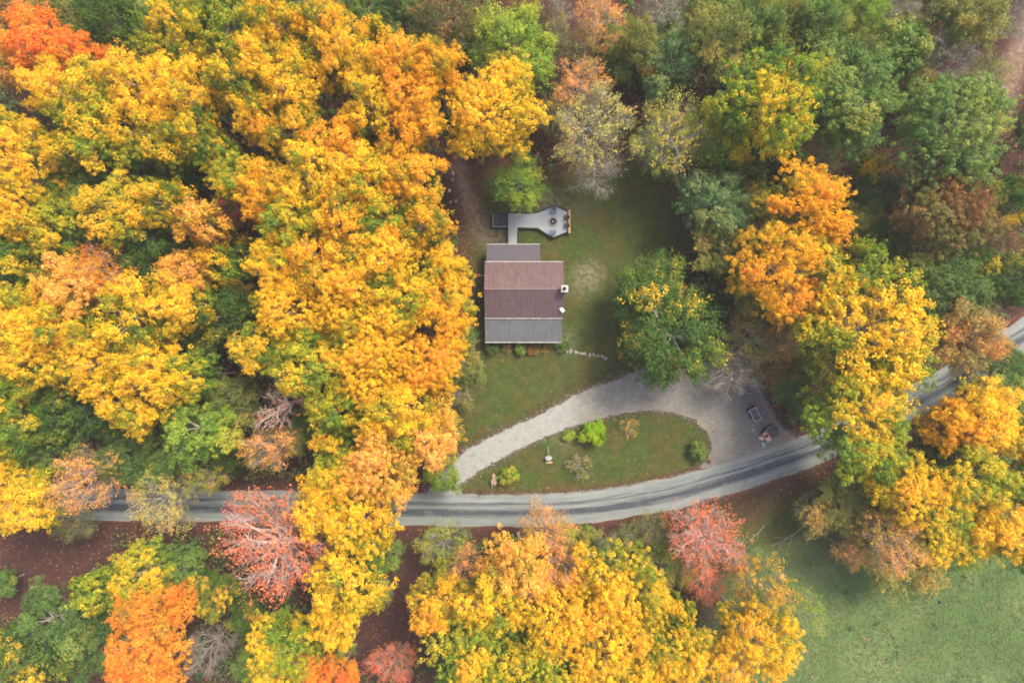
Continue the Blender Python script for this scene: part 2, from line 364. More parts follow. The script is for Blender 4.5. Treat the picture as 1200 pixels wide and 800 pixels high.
# ------------------------------------------------------------------ house
def siding(name, a, b):
    m = NT(name); g_ = m.n("ShaderNodeNewGeometry"); sx = m.n("ShaderNodeSeparateXYZ"); m.l(g_.outputs['Position'], sx.inputs[0])
    n1 = m.noise(2.5, 5)
    return m.finish(m.ramp(n1, [(.3, a), (.7, b)]), .75, n1, .1, .02)
ROOFM = None
def metal_roof(name, a, b, c_, spec=.35):
    m = NT(name); n1 = m.noise(.7, 5, .65); n2 = m.noise(14, 3, .6)
    g_ = m.n("ShaderNodeNewGeometry"); mp = m.n("ShaderNodeMapping"); mp.inputs['Scale'].default_value = (2.2, .12, 1); m.l(g_.outputs['Position'], mp.inputs[0])
    n3 = m.noise(1.5, 4, .6, mp.outputs[0])
    c = m.mix(m.ramp(n3, [(.35, 0.0), (.65, .9)]), m.ramp(n1, [(.3, a), (.7, b)]), c_)
    c = m.mix(m.ramp(n2, [(.45, 0.0), (.8, .3)]), c, 'a39a96')
    return m.finish(c, .55, n2, .1, .01, spec)
M_ROOF = metal_roof('roof_red_metal', '604d4e', '6c5654', '544246')
M_PORCH = metal_roof('roof_grey_metal', '54585c', '63676a', '4c5054')
m = NT('roof_shingle_patched'); n1 = m.noise(1.1, 3, .6); n2 = m.noise(9, 4, .7)
M_ADD = m.finish(m.mix(m.ramp(n1, [(.40, .0), (.75, .8)]), m.ramp(n2, [(.3, '434448'), (.7, '62626a')]), m.ramp(n2, [(.3, '54424a'), (.7, '745c62')])), .8, n2, .3, .02)
M_WALL = siding('log_red_wall', '5c3028', '74443a')
M_WHITE = plain('white_paint', 'a4a4a0', 'c0c0bc', 8, .5)
M_GUTTER = plain('gutter_white', '7a7678', 'b4b2b0', 3, .5)
M_DARK = plain('black_paint', '16161a', '24242a', 8, .6)
M_BLACK = plain('soot', '060606', '0c0c0c')
M_GLASS = NT('window_glass').finish('1b2228', .08, spec=.8)
M_WOOD = plain('deck_wood_dark', '3b302c', '564840', 5, .8)
M_STONE = plain('pale_stone', '7c776c', 'a39e92', 4, .9)
M_CHIM = plain('chimney_stone', '8f8882', 'b4ada6', 3, .9)
M_RED = plain('red_plastic', 'a03a30', 'b84a3c')
hz = lambda px, py, h: P(px, py, h)
EAVE, RIDGE, PHI, PLO, AHI, ALO = 3.3, 5.3, 3.12, 2.45, 3.05, 2.55
xl, xr = P(568, 0, EAVE)[0], P(660, 0, EAVE)[0]
yt, yr_, yb = P(0, 307, EAVE)[1], P(0, 338.5, RIDGE)[1], P(0, 372.3, EAVE)[1]
pxr = P(658, 0, PLO)[0]; pyb = P(0, 400.5, PLO)[1]
axl, axr, ayt = P(570, 0, ALO)[0], P(633, 0, ALO)[0], P(0, 286.5, ALO)[1]
house = empty('house', ((xl + xr) / 2, (yt + yb) / 2, 0))
tag(house, 'small cabin with mauve metal gable roof, grey porch roof and stone chimney', 'house')
hx, hy = house.location.x, house.location.y
def hbox(*b): return MB().box(b[0] - hx, b[1] - hx, b[2] - hy, b[3] - hy, b[4], b[5])
wl, wr_, wt, wb = xl + .35, xr - .35, yt - .4, yb + .25
# walls with gable ends
mb = MB()
mb.box(wl - hx, wr_ - hx, wb - hy, wt - hy, 0, EAVE - .1)
for x in (wl, wr_ - .15):
    a = [Vector((x - hx, wb - hy, EAVE - .098)), Vector((x + .15 - hx, wb - hy, EAVE - .098)), Vector((x + .15 - hx, yr_ - hy, RIDGE - .2)), Vector((x - hx, yr_ - hy, RIDGE - .2)), Vector((x - hx, wt - hy, EAVE - .098)), Vector((x + .15 - hx, wt - hy, EAVE - .098))]
    v = [mb.bm.verts.new(p) for p in a]
    for q in ((0, 3, 4), (1, 5, 2), (0, 1, 2, 3), (3, 2, 5, 4), (0, 4, 5, 1)): mb.bm.faces.new([v[i] for i in q])
mb.build('wall', M_WALL, house)
hbox(axl + .25, axr - .25, wt + .003, ayt - .3, 0, ALO - .08).build('wall', M_WALL, house)
def slope(name, x0, x1, ya, za, yb_, zb, th, mat, ribs, rib_mat=None):
    """a roof slope from the high edge (ya,za) to the low edge (yb_,zb), with raised seams"""
    b = MB(); d = Vector((0, yb_ - ya, zb - za)); nr = Vector((0, -(zb - za), (yb_ - ya))); nr = nr if nr.z > 0 else -nr; nr.normalize()
    def pt(x, t, o): return Vector((x - hx, ya - hy, za)) + d * t + nr * o
    b.hull8([pt(x0, 0, -th), pt(x1, 0, -th), pt(x1, 1, -th), pt(x0, 1, -th), pt(x0, 0, 0), pt(x1, 0, 0), pt(x1, 1, 0), pt(x0, 1, 0)])
    r = b.build(name, mat, house)
    if ribs:
        s = MB(); k = int((x1 - x0) / ribs)
        for i in range(k + 1):
            x = x0 + .06 + (x1 - x0 - .12) * i / k
            s.hull8([pt(x - .028, .002, .001), pt(x + .028, .002, .001), pt(x + .028, .998, .001), pt(x - .028, .998, .001), pt(x - .012, .002, .045), pt(x + .012, .002, .045), pt(x + .012, .998, .045), pt(x - .012, .998, .045)])
        so_ = s.build('roof_seam', rib_mat or mat, r); so_['kind'] = 'stuff'
    return r
slope('roof', xl, xr, yr_, RIDGE, yt, EAVE, .08, M_ROOF, .3)
slope('roof', xl, xr, yr_, RIDGE, yb, EAVE, .08, M_ROOF, .3)
hbox(xl, xr, yr_ - .11, yr_ + .11, RIDGE - .05, RIDGE + .05).build('ridge_cap', plain('ridge_mauve', '705a5a', '7a6462'), house, .03)
slope('porch_roof', xl, pxr, yb - .02, PHI, pyb, PLO, .06, M_PORCH, .3)
slope('addition_roof', axl, axr, yt + .02, AHI, ayt, ALO, .07, M_ADD, .25)
for (x0, x1, y0, y1, z) in ((xl, xr, yt, yt + .11, EAVE - .02), (xl, xr - .05, yb - .13, yb - .02, EAVE - .0), (xl, pxr, pyb - .12, pyb, PLO + .0), (axl, axr, ayt, ayt + .1, ALO)):
    hbox(x0, x1, y0, y1, z - .12, z).build('gutter', M_GUTTER, house)
for x in (xl + .003, xr - .063):
    for (ya, za, yb2, zb) in ((yr_, RIDGE, yt, EAVE), (yr_, RIDGE, yb, EAVE)):
        b = MB(); pts = [Vector((x + e - hx, y - hy, z + o)) for o in (-.2, -.085) for (e, y, z) in ((0, ya, za), (.06, ya, za), (.06, yb2, zb), (0, yb2, zb))]
        b.hull8(pts).build('fascia', M_GUTTER, house)
cx, cy = P(661.8, 338.2, 6.2)
ch = MB().box(cx - .38 - hx, cx + .38 - hx, cy - .38 - hy, cy + .38 - hy, 0, 6.05).build('chimney', M_CHIM, house)
MB().box(cx - .43 - hx, cx + .43 - hx, cy - .43 - hy, cy + .43 - hy, 6.052, 6.2).build('chimney_cap', plain('cap_concrete', '98948e', 'b2ada8'), ch)
MB().lathe([(.19, 6.203), (.19, 6.5), (.15, 6.5), (.15, 6.21)], 14, (cx - .03 - hx, cy - hy)).build('flue', M_BLACK, ch)
sx_, sy_ = P(658.8, 363, 4.1)
d = MB()   # tilted white dish panel on a short mast
d.tube((sx_ - hx, sy_ - hy, 3.4), (sx_ - hx, sy_ - hy, 4.02), .03)
d.build('dish_mast', M_DARK, house)
q = MB().box(-.25, .25, -.34, .34, -.03, .03).build('satellite_dish', M_WHITE, house, .04)
q.location = (sx_ - hx, sy_ - hy, 4.1); q.rotation_euler = (R(-18), R(8), R(32))
# porch floor, posts, door, windows
hbox(xl + .2, pxr - .2, pyb + .3, wb - .003, 0, .4).build('porch_floor', M_WOOD, house)
for x in np.linspace(xl + .35, pxr - .35, 4):
    hbox(x - .07, x + .07, pyb + .33, pyb + .47, .401, PLO - .02).build('porch_post', M_WOOD, house)
dr = hbox(hx - .45, hx + .45, wb - .05, wb - .004, .401, 2.42).build('door', plain('door_green', '2f4038', '3a4c42'), house)
MB().tube((.36, wb - .05 - hy, 1.4), (.36, wb - .11 - hy, 1.4), .035).build('handle', M_GUTTER, dr)
def window(x0, x1, y0, y1, z0, z1, ax):
    f = hbox(x0, x1, y0, y1, z0, z1).build('window', M_WHITE, house)
    if ax == 'y': hbox(x0 + .08, x1 - .08, y0 - .012, y1 + .012, z0 + .08, z1 - .08).build('pane', M_GLASS, f)
    else: hbox(x0 - .012, x1 + .012, y0 + .08, y1 - .08, z0 + .08, z1 - .08).build('pane', M_GLASS, f)
for x in (hx - 3, hx + 2.4): window(x, x + 1.2, wb - .04, wb - .003, 1.2, 2.4, 'y')
for y in (wb + 1.2, wt - 2.6): window(wr_ + .003, wr_ + .04, y, y + 1.2, 1.1, 2.3, 'x'); window(wl - .04, wl - .003, y, y + 1.2, 1.1, 2.3, 'x')

# things along the left wall
x, y = P(561, 322.5, 1.9)
bf = empty('bird_feeder', (x, y, 0)); tag(bf, 'red bird feeder on a grey bracket arm beside the left house wall', 'bird feeder')
MB().lathe([(.05, 1.65), (.16, 1.72), (.16, 1.95), (.2, 1.96), (.03, 2.08)], 10).build('feeder_body', M_RED, bf)
MB().tube((0, 0, 2.06), (wl - x - .02, -.12, 2.1), .04, n=6).tube((wl - x - .12, -.13, 1.8), (.45, -.05, 2.08), .03, n=6).build('bracket', plain('galvanised', '8c8c88', 'a6a6a2'), bf)
x, y = P(566.3, 329.5, .6)
cr = empty('crate', (x - .15, y, 0)); tag(cr, 'rusty orange crate by the left house wall, below the bird feeder', 'crate')
for z in (.05, .28, .51): MB().box(-.3, .3, -.35, -.31, z, z + .18).box(-.3, .3, .31, .35, z, z + .18).box(-.3, -.26, -.309, .309, z, z + .18).box(.26, .3, -.309, .309, z, z + .18).build('slat', plain('rust_wood_%d' % (z * 100), '9a5034', 'b4683f'), cr)
MB().box(-.25, .25, -.3, .3, .0, .049).build('bottom_board', M_WOOD, cr)
x, y = P(564.5, 349, .9)
gr = empty('grill', (x, y, 0)); tag(gr, 'dark barbecue grill with pale handle by the left house wall', 'grill')
MB().lathe([(.05, .62), (.24, .7), (.3, .84)], 14).build('bowl', M_DARK, gr, smooth=True)
MB().lathe([(.305, .845), (.28, .95), (.15, 1.05), (.03, 1.08)], 14).build('lid', plain('grill_blue', '20222e', '2c3040', spec=.6), gr, smooth=True)
MB().tube((-.1, .02, 1.1), (.1, .02, 1.1), .025).build('handle', M_WHITE, gr)
for a in (0, 2.1, 4.2): MB().tube((.12 * math.cos(a), .12 * math.sin(a), .66), (.3 * math.cos(a), .3 * math.sin(a), 0), .02, n=6).build('leg', M_DARK, gr)

# ------------------------------------------------------------------ back deck with fire pit, chairs, hot tub
DH = .45
m = NT('deck_boards'); g_ = m.n("ShaderNodeNewGeometry"); sp = m.n("ShaderNodeSeparateXYZ"); m.l(g_.outputs['Position'], sp.inputs[0])
n1 = m.noise(3, 4); n2 = m.noise(.9, 4)
M_DECK = m.finish(m.mix(n1, m.ramp(n2, [(.3, '8e9496'), (.7, 'a4a8a8')]), '999ea0'), .75, n1, .1, .01, .2)
M_DECKG = plain('deck_gap', '6a7074', '767c80', 5)
dpoly = [(595.5, 250), (621.5, 250.5), (631.7, 249), (649, 241.5), (665.3, 248), (665.3, 271), (648, 278.3), (630.3, 267.2), (606.6, 266.4), (606, 287.5), (596, 287.5), (595.5, 266.6)]
dp_ = [P(a, b, DH) for a, b in dpoly]
deck = empty('deck', (dp_[0][0], dp_[0][1], 0)); tag(deck, 'grey board deck with black edging and hexagonal end behind the house', 'deck')
ox, oy = dp_[0]
MB().prism([(x - ox, y - oy) for x, y in dp_], .05, DH - .022).build('deck_frame', M_DECKG, deck)
# boards laid across (along y), clipped to the outline
def yspan(x):
    ys_ = []
    for (x0, y0), (x1, y1) in zip(dp_, dp_[1:] + dp_[:1]):
        if (x0 > x) != (x1 > x): ys_.append(y0 + (y1 - y0) * (x - x0) / (x1 - x0))
    return sorted(ys_)
bmd = MB(); xx = dp_[0][0] + .07
while xx < dp_[4][0] - .05:
    s_ = yspan(xx)
    for a, b in zip(s_[::2], s_[1::2]):
        e = random.uniform(0, .004); bmd.box(xx - .066 - ox, xx + .066 - ox, a + .02 - oy, b - .02 - oy, DH - .02, DH + e)
    xx += .142
b_ = bmd.build('deck_board', M_DECK, deck); b_['kind'] = 'stuff'
for k, (a, b) in enumerate(zip(dp_, dp_[1:] + dp_[:1])):
    if k in (9, 11, 4): continue
    a, b = Vector((a[0] - ox, a[1] - oy, 0)), Vector((b[0] - ox, b[1] - oy, 0)); t = (b - a).normalized(); nn = Vector((t.y, -t.x, 0)) * -1
    nn = -nn if k >= 0 else nn
    # outline runs clockwise seen from above: the outside is on the left of the direction of travel
    nn = Vector((-t.y, t.x, 0))
    z0, z1 = Vector((0, 0, 0)), Vector((0, 0, DH + .1))
    p = [a + nn * .003, b + nn * .003, b + nn * .17, a + nn * .17]
    MB().hull8([q + z0 for q in p] + [q + z1 for q in p]).build('edge_board', M_DARK, deck)
# hot tub with folded dark cover
tx0, ty0 = P(576, 267.2, .9); tx1, ty1 = P(594.5, 249.3, .9)
hcx, hcy = (tx0 + tx1) / 2, (ty0 + ty1) / 2; hw, hh = (tx1 - tx0) / 2, (ty1 - ty0) / 2
ht = empty('hot_tub', (hcx, hcy, 0)); tag(ht, 'rectangular hot tub with black cover and grey rim at the left deck end', 'hot tub')
MB().box(-hw, hw, -hh, hh, 0, .78).build('tub_body', M_DARK, ht, .02)
rim = MB().box(-hw + .14, -hw + .24, -hh + .16, hh - .18, .782, .87).build('rim', plain('tub_rim', '7c8086', '92969a'), ht)
MB().box(-hw + .245, hw - .1, -hh + .16, -hh + .24, .782, .86).build('rim', rim.data.materials[0], ht)
M_COVER = plain('tub_cover', '22222e', '2c2c3a', 6, .55)
for x0, x1 in ((-hw + .26, .08), (.1, hw - .06)): MB().box(x0, x1, -hh + .27, hh - .08, .783, .93).build('cover', M_COVER, ht, .03)
# fire pit
fx, fy = P(648, 259.7, DH)
fp = empty('fire_pit', (fx, fy, DH + .006)); tag(fp, 'round stone fire pit with ash and logs in the middle of the hexagonal deck', 'fire pit')
M_FST = plain('pit_stone', '7d7a78', '9c9894', 4, .9)
st = None
for k in range(14):
    a = 2 * math.pi * k / 14
    if st is None:
        st = MB().box(-.10, .10, -.115, .115, 0, .16).build('stone', M_FST, fp, .025); o = st
    else:
        o = st.copy(); COL.objects.link(o); o.parent = fp
    o.location = (.53 * math.cos(a), .53 * math.sin(a), 0); o.rotation_euler = (0, 0, a)
MB().lathe([(.40, 0), (.40, .22), (.35, .22), (.33, .05)], 20).build('fire_ring', M_DARK, fp, smooth=True)
MB().lathe([(.33, .02), (.33, .055)], 16).build('ash_bed', plain('ash', '1c1a1a', '3a3634', 10, .95), fp)
for a in (.4, 1.5, 2.5): MB().tube((-.2 * math.cos(a), -.2 * math.sin(a), .1), (.2 * math.cos(a), .2 * math.sin(a), .13), .035, n=7).build('log', plain('charred_%d' % (a * 10), '8a847e', 'b0aaa4'), fp)
# chairs
def chair(mat, label):
    t = empty('deck_chair', (0, 0, 0)); tag(t, label, 'chair', 'chairs round the fire pit')
    for k in range(5): x = -.22 + .11 * k; MB().box(x - .05, x + .05, -.27, .27, .36, .39).build('slat', mat, t)
    for k in range(5):
        x = -.22 + .11 * k
        MB().hull8([Vector(v) for v in ((x - .05, .275, .32), (x + .05, .275, .32), (x + .05, .305, .32), (x - .05, .305, .32), (x - .05, .50, .98), (x + .05, .50, .98), (x + .05, .53, .98), (x - .05, .53, .98))]).build('back_slat', mat, t)
    for s in (-1, 1):
        MB().box(s * .34 - .06, s * .34 + .06, -.32, .36, .56, .59).build('armrest', mat, t)
        MB().box(s * .31 - .03, s * .31 + .03, -.3, -.24, 0, .558).build('leg', mat, t)
        MB().box(s * .31 - .03, s * .31 + .03, .22, .28, 0, .558).build('leg', mat, t)
    return t
M_CH1 = plain('chair_slate_blue', '4c5a6c', '66788e', 8, .6); M_CH2 = plain('chair_charcoal', '26282e', '383a42', 8, .6)
for px, py, rz, mt, lb in ((648.6, 247.3, 0, M_CH1, 'slate blue slatted chair on the deck above the fire pit'), (648.3, 271.8, math.pi, M_CH1, 'slate blue slatted chair on the deck below the fire pit'),
                           (663.6, 254.6, -math.pi / 2, M_CH2, 'upper of the two charcoal chairs by the tan log edging'), (663.6, 264.3, -math.pi / 2, M_CH2, 'lower of the two charcoal chairs by the tan log edging')):
    c_ = chair(mt, lb); x, y = P(px, py, DH + .5); c_.location = (x, y, DH + .006); c_.rotation_euler = (0, 0, rz); c_.scale = (.8, .8, .8) if mt is M_CH2 else (.95, .95, .95)
# low fence of upright tan logs at the right deck end
x, y = P(667.3, 259.5, .9)
le = empty('log_fence', (x, y, 0)); tag(le, 'low fence of short tan logs closing the right end of the deck', 'fence')
M_TAN = plain('tan_log', 'b08d66', 'd0b088', 5, .85)
for k in range(11):
    yy = 1.38 - k * .276
    MB().box(-.14, .14, yy - .11, yy + .11, 0, .88 + .05 * math.sin(k * 2.1)).build('log', M_TAN, le, .02)
MB().box(-.205, -.145, -1.5, 1.5, .5, .6).build('rail', M_WOOD, le)
# teal tarp under the lime tree
x, y = P(585, 212, .7)
tt = MB()
for i in range(5):
    pass
tp = []
for i in range(9):
    for j in range(7):
        u, v = i / 8 - .5, j / 6 - .5
        tp.append((u * 1.5, v * 1.1, .12 + .6 * max(0, 1 - (2 * abs(u)) ** 3) * max(0, 1 - (2 * abs(v)) ** 3) + .03 * math.sin(9 * u + 5 * v)))
f_ = [(i * 7 + j, i * 7 + 7 + j, i * 7 + 8 + j, i * 7 + 1 + j) for i in range(8) for j in range(6)]
o = link('tarp', mesh_np('tarp', np.array(tp), np.array(f_), 4, smooth=True), plain('teal_tarp', '2f9a90', '45b0a4', 3, .5))
o.location = (x, y, 0); o.rotation_euler = (0, 0, .7); tag(o, 'teal tarp over a small heap under the lime green tree', 'tarp')

# ------------------------------------------------------------------ stones
def boulder(px, py, r, mat, label, seed, flat=.6, group=None, name='boulder'):
    x, y = P(px, py)
    o = MB().rock((0, 0, r * flat * .5), r, seed, flat).build(name, mat, None, smooth=True); o.location = (x, y, 0)
    return tag(o, label, 'stone', group)
M_BLD = plain('boulder_white', '9c988e', 'c6c2b8', 5, .9)
boulder(530.8, 203.5, .26, M_BLD, 'pale round stone at the top of the dirt path', 1)
boulder(529.7, 210.8, .22, plain('boulder_grey', '6d6a60', '8a867a'), 'grey mossy stone just below the pale stone by the dirt path', 2)
boulder(526.8, 223.5, .22, M_BLD, 'pale stone half under the yellow tree edge by the dirt path', 3)
boulder(528, 236.8, .17, M_BLD, 'smallest pale stone left of the dirt path', 4)
boulder(534.3, 235.8, .2, plain('boulder_tan', '8a7a6a', 'ab9a88'), 'tan stone on the left edge of the dirt path', 5)
boulder(915, 675, .45, plain('field_rock', '9a8a78', 'b8a894'), 'tan rock lying at the upper left edge of the green field', 6)
boulder(830.5, 540.5, .3, plain('red_rock', '5a3a38', '7a504c'), 'dark reddish rock at the right tip of the grass island', 7)
boulder(1101, 705, .2, M_DARK, 'tiny dark stone alone in the green field', 8)
# stepping stones as pieces of the stone path
sp = empty('stone_path', (*P(653, 411), 0)); tag(sp, 'row of pale stepping stones curving from the porch', kind='structure')
pp = [(653, 411.5), (658, 410.8), (664, 411.4), (669, 411.6), (675, 412.5), (681, 414), (685.5, 414.6), (691, 416), (695.5, 415.8), (700.5, 417), (705.5, 417.6), (709.5, 420)]
for k, (a, b) in enumerate(pp):
    x, y = P(a, b); x -= sp.location.x; y -= sp.location.y
    o = MB().rock((0, 0, .02), .2 + .06 * ((k * 7) % 3) / 2 + .03, 20 + k, .25).build('stone', M_STONE, sp, smooth=True); o.location = (x, y, .02); o.scale = (.85, 1.15, 1); o.rotation_euler = (0, 0, k * .9)

M_BATH = plain('bath_concrete', '8c8c88', 'a8a8a4', 6, .7)
# ------------------------------------------------------------------ island things
x, y = P(643, 536.5, .8)
bb = empty('bird_bath', (x, y, 0)); tag(bb, 'white oval bird bath with a white stake behind it on the grass island', 'bird bath')
MB().lathe([(.12, .0), (.2, .04), (.1, .1), (.07, .5), (.12, .68)], 12).build('pedestal', M_BATH, bb, smooth=True)
MB().lathe([(.12, .682), (.42, .74), (.5, .82), (.46, .83), (.36, .77), (.05, .75)], 20, sx=1, sy=.72).build('bowl', M_BATH, bb, smooth=True)
bb.scale = (.88, .88, 1)
MB().lathe([(.37, .765), (.385, .785)], 20, sx=1, sy=.7).build('water', NT('bath_water').finish('8f999c', .1, spec=.6), bb)
x2, y2 = P(642, 526, .3)
MB().tube((x2 - x, y2 - y + .5, .0), (x2 - x + .08, y2 - y - .6, .72), .045, n=7).build('stake', M_BATH, bb)
x, y = P(643.5, 541.5)
o = MB().box(-.42, .42, -.12, .12, 0, .06).build('paver', plain('terracotta', 'a8806c', 'c09a86'), None, .02); o.location = (x, y, 0); tag(o, 'pinkish paver in the grass below the white bird bath', 'paver')
x, y = P(579, 562)
o = MB().rock((0, 0, .1), .52, 33, .35).build('boulder', plain('tan_slab', '8c7464', 'b09480', 3, .9), None, smooth=True); o.location = (x, y, 0); o.scale = (.8, 1.3, 1); o.rotation_euler = (0, 0, .12); tag(o, 'flat tan rock near the left tip of the grass island', 'stone')
x, y = P(576, 566, .4)
sg = empty('sign', (x, y, 0), .1); tag(sg, 'small white sign board leaning on the flat tan rock', 'sign')
MB().hull8([Vector(v) for v in ((-.1, -.42, .12), (-.06, -.42, .12), (-.06, .42, .12), (-.1, .42, .12), (.06, -.42, .75), (.10, -.42, .75), (.10, .42, .75), (.06, .42, .75))]).build('board', plain('sign_white', 'c8c8c6', 'dededc'), sg)
MB().box(-.14, -.105, -.3, -.24, 0, .5).build('stake', M_DARK, sg); MB().box(-.14, -.105, .24, .3, 0, .5).build('stake', M_DARK, sg)
x, y = P(565, 577, 1.1)
mbx = empty('mailbox', (x, y, 0)); tag(mbx, 'dark mailbox on a post at the road edge of the island', 'mailbox')
MB().box(-.05, .05, -.05, .05, 0, 1.0).build('post', M_WOOD, mbx)
b = MB(); b.box(-.11, .11, -.28, .28, 1.002, 1.14); b.build('box', plain('mailbox_grey', '2a2c32', '3a3c44'), mbx)
MB().tube((0, -.28, 1.142), (0, .28, 1.142), .108, n=12).build('lid', mbx.children[-1].data.materials[0], mbx)
MB().box(.115, .135, -.05, .12, 1.1, 1.25).build('flag', M_RED, mbx)

# ------------------------------------------------------------------ parked equipment at the pull-off
M_FRAME = plain('trailer_frame', 'a5a09c', 'c4c0bc', 6, .5); M_BED = plain('trailer_bed', '464e54', '59626a', 4, .7); M_TYRE = plain('tyre', '101012', '1a1a1c', 9, .9)
def wheel(parent, x, y, z, r, w, ax='x'):
    v = Vector((w / 2, 0, 0)) if ax == 'x' else Vector((0, w / 2, 0)); c = Vector((x, y, z))
    t = MB().tube(c - v, c + v, r, n=16).build('wheel', M_TYRE, parent, .02)
    MB().tube(c - v * 1.05, c + v * 1.05, r * .5, n=12).build('rim', M_FRAME, t)
    return t
x, y = P(885.3, 485.6, .6); dvec = Vector((896.3 - 889.3, -(490.2 - 476.2)))
ang = math.atan2(dvec.y, dvec.x) + math.pi / 2
t1 = empty('utility_trailer', (x, y, 0), ang); tag(t1, 'small open trailer with pale metal rim and dark bed at the pull-off', 'trailer')
w2, l2 = .50, .86
MB().box(-w2 + .05, w2 - .05, -l2 + .05, l2 - .05, .38, .43).build('bed', M_BED, t1)
for (a, b, c, d_) in ((-w2, -w2 + .07, -l2, l2), (w2 - .07, w2, -l2, l2), (-w2 + .072, w2 - .072, -l2, -l2 + .07), (-w2 + .072, w2 - .072, l2 - .07, l2)):
    MB().box(a, b, c, d_, .36, .68).build('rail', M_FRAME, t1)
wheel(t1, -w2 - .1, .05, .24, .24, .14); wheel(t1, w2 + .1, .05, .24, .24, .14)
MB().tube((0, l2, .36), (0, l2 + .55, .34), .035).build('tongue', M_DARK, t1)
MB().box(-w2 - .15, w2 - .1, l2 + .01, l2 + .2, .3, .62).build('toolbox', M_BLACK, t1)
# flatbed with black headboard, riding mower, bin, bundle, plank
x, y = P(904.5, 506, .5); RA = R(37)
t2 = empty('flatbed_trailer', (x, y, 0), RA); tag(t2, 'dark flatbed trailer with black headboard and one pale side rail at the pull-off', 'trailer')
MB().box(-.58, .66, -.78, .72, .38, .44).build('bed', plain('flatbed_boards', '3e3c44', '4e4c55', 5, .8), t2)
hb = MB().box(-1.0, .66, .725, .86, .3, .84).build('headboard', M_BLACK, t2, .02)
MB().box(-.55, .35, .77, .82, .842, .87).build('plate', M_WHITE, hb)
MB().box(-.68, -.585, -.78, .72, .36, .62).build('rail', plain('rail_rosy', 'b89a94', 'd2b8b2', 6), t2)
wheel(t2, -.78, -.1, .24, .24, .14); wheel(t2, .78, -.1, .24, .24, .14)
x, y = P(898.3, 511.4, .6)
mw = empty('riding_mower', (x, y, 0), RA); tag(mw, 'orange and pink riding mower with white seat parked against the dark flatbed trailer', 'mower')
M_OR = plain('mower_orange', 'b0583c', 'c4694a', 5, .5); M_PK = plain('mower_faded', 'c09080', 'd8aa9a', 4, .6)
MB().box(-.36, .36, -.70, -.02, .34, .74).build('hood', M_PK, mw, .07)
MB().box(-.42, .42, -.018, .62, .3, .5).build('body', M_OR, mw, .04)
MB().box(-.44, -.30, .06, .6, .502, .64).build('fender', M_OR, mw, .03); MB().box(.30, .44, .06, .6, .502, .64).build('fender', M_OR, mw, .03)
MB().box(-.24, .2, .28, .58, .505, .66).box(-.24, .2, .585, .66, .505, .98).build('seat', M_WHITE, mw, .03)
MB().tube((0, -.0, .745), (0, .14, .95), .025).lathe([(.16, .95), (.18, .965), (.16, .98)], 12, (0, .16)).build('steering_wheel', M_DARK, mw)
for sx in (-1, 1): wheel(mw, sx * .44, .40, .25, .25, .16); wheel(mw, sx * .38, -.48, .17, .17, .13)
MB().box(-.5, .5, -.3, .1, .08, .2).build('cutting_deck', M_OR, mw, .03)
x, y = P(892.4, 512.8, .4)
b_ = empty('storage_bin', (x, y, 0), R(-12)); tag(b_, 'white storage bin with lid left of the orange riding mower', 'bin')
MB().hull8([Vector(v) for v in ((-.24, -.2, 0), (.24, -.2, 0), (.24, .2, 0), (-.24, .2, 0), (-.29, -.25, .42), (.29, -.25, .42), (.29, .25, .42), (-.29, .25, .42))]).build('body', M_WHITE, b_)
MB().box(-.31, .31, -.27, .27, .422, .47).build('lid', plain('lid_grey', 'b4b2b4', 'cac8ca'), b_, .02)
x, y = P(895.3, 521, .2)
tp = []
for i in range(9):
    for j in range(9):
        u, v = i / 8 - .5, j / 8 - .5
        e = max(0, 1 - (2 * abs(u)) ** 2.5) * max(0, 1 - (2 * abs(v)) ** 2.5)
        tp.append((u * (.55 + .2 * v), v * .85, .012 + .38 * e + .05 * math.sin(7 * u + 9 * v) * e))
f_ = [(i * 9 + j, i * 9 + 9 + j, i * 9 + 10 + j, i * 9 + 1 + j) for i in range(8) for j in range(8)]
o = link('cloth_bundle', mesh_np('cloth_bundle', np.array(tp), np.array(f_), 4, smooth=True), plain('pale_teal_cloth', '7f9c94', 'a2b8b0', 4, .8)); o.location = (x, y, 0); o.rotation_euler = (0, 0, .25); tag(o, 'pale teal cloth bundle on the gravel below the riding mower', 'cloth')
x, y = P(882, 503.8)
o = MB().box(-.24, .24, -.09, .09, .012, .07).build('plank', plain('pale_plank', '9a9a98', 'b8b8b4', 5), None, .01); o.location = (x, y, 0); o.rotation_euler = (0, 0, .62); tag(o, 'short pale plank lying on the dark gravel of the pull-off', 'plank')

# ------------------------------------------------------------------ trees: branch and leaf generators
def unit(v): return v / (np.linalg.norm(v, axis=-1, keepdims=True) + 1e-9)
def tubes(paths, sides):
    """list of (points (k,3), radii (k,)) -> verts, quads"""
    V, F = [], []; off = 0
    for p, r in paths:
        k = len(p); t = unit(np.gradient(p, axis=0)); ref = np.where(np.abs(t[:, 2:3]) < .9, [[0, 0, 1.]], [[1., 0, 0]])
        u = unit(np.cross(t, ref)); w = np.cross(t, u); a = np.linspace(0, 2 * np.pi, sides, endpoint=False)
        ring = p[:, None] + r[:, None, None] * (u[:, None] * np.cos(a)[None, :, None] + w[:, None] * np.sin(a)[None, :, None])
        V.append(ring.reshape(-1, 3)); i = np.arange(k - 1)[:, None] * sides; j = np.arange(sides)[None]
        j2 = (j + 1) % sides
        F.append(np.stack([i + j, i + j2, i + sides + j2, i + sides + j], -1).reshape(-1, 4) + off); off += k * sides
    return np.concatenate(V), np.concatenate(F)
def bez(a, b, c, n):
    t = np.linspace(0, 1, n)[:, None]; return (1 - t) ** 2 * a + 2 * t * (1 - t) * b + t ** 2 * c
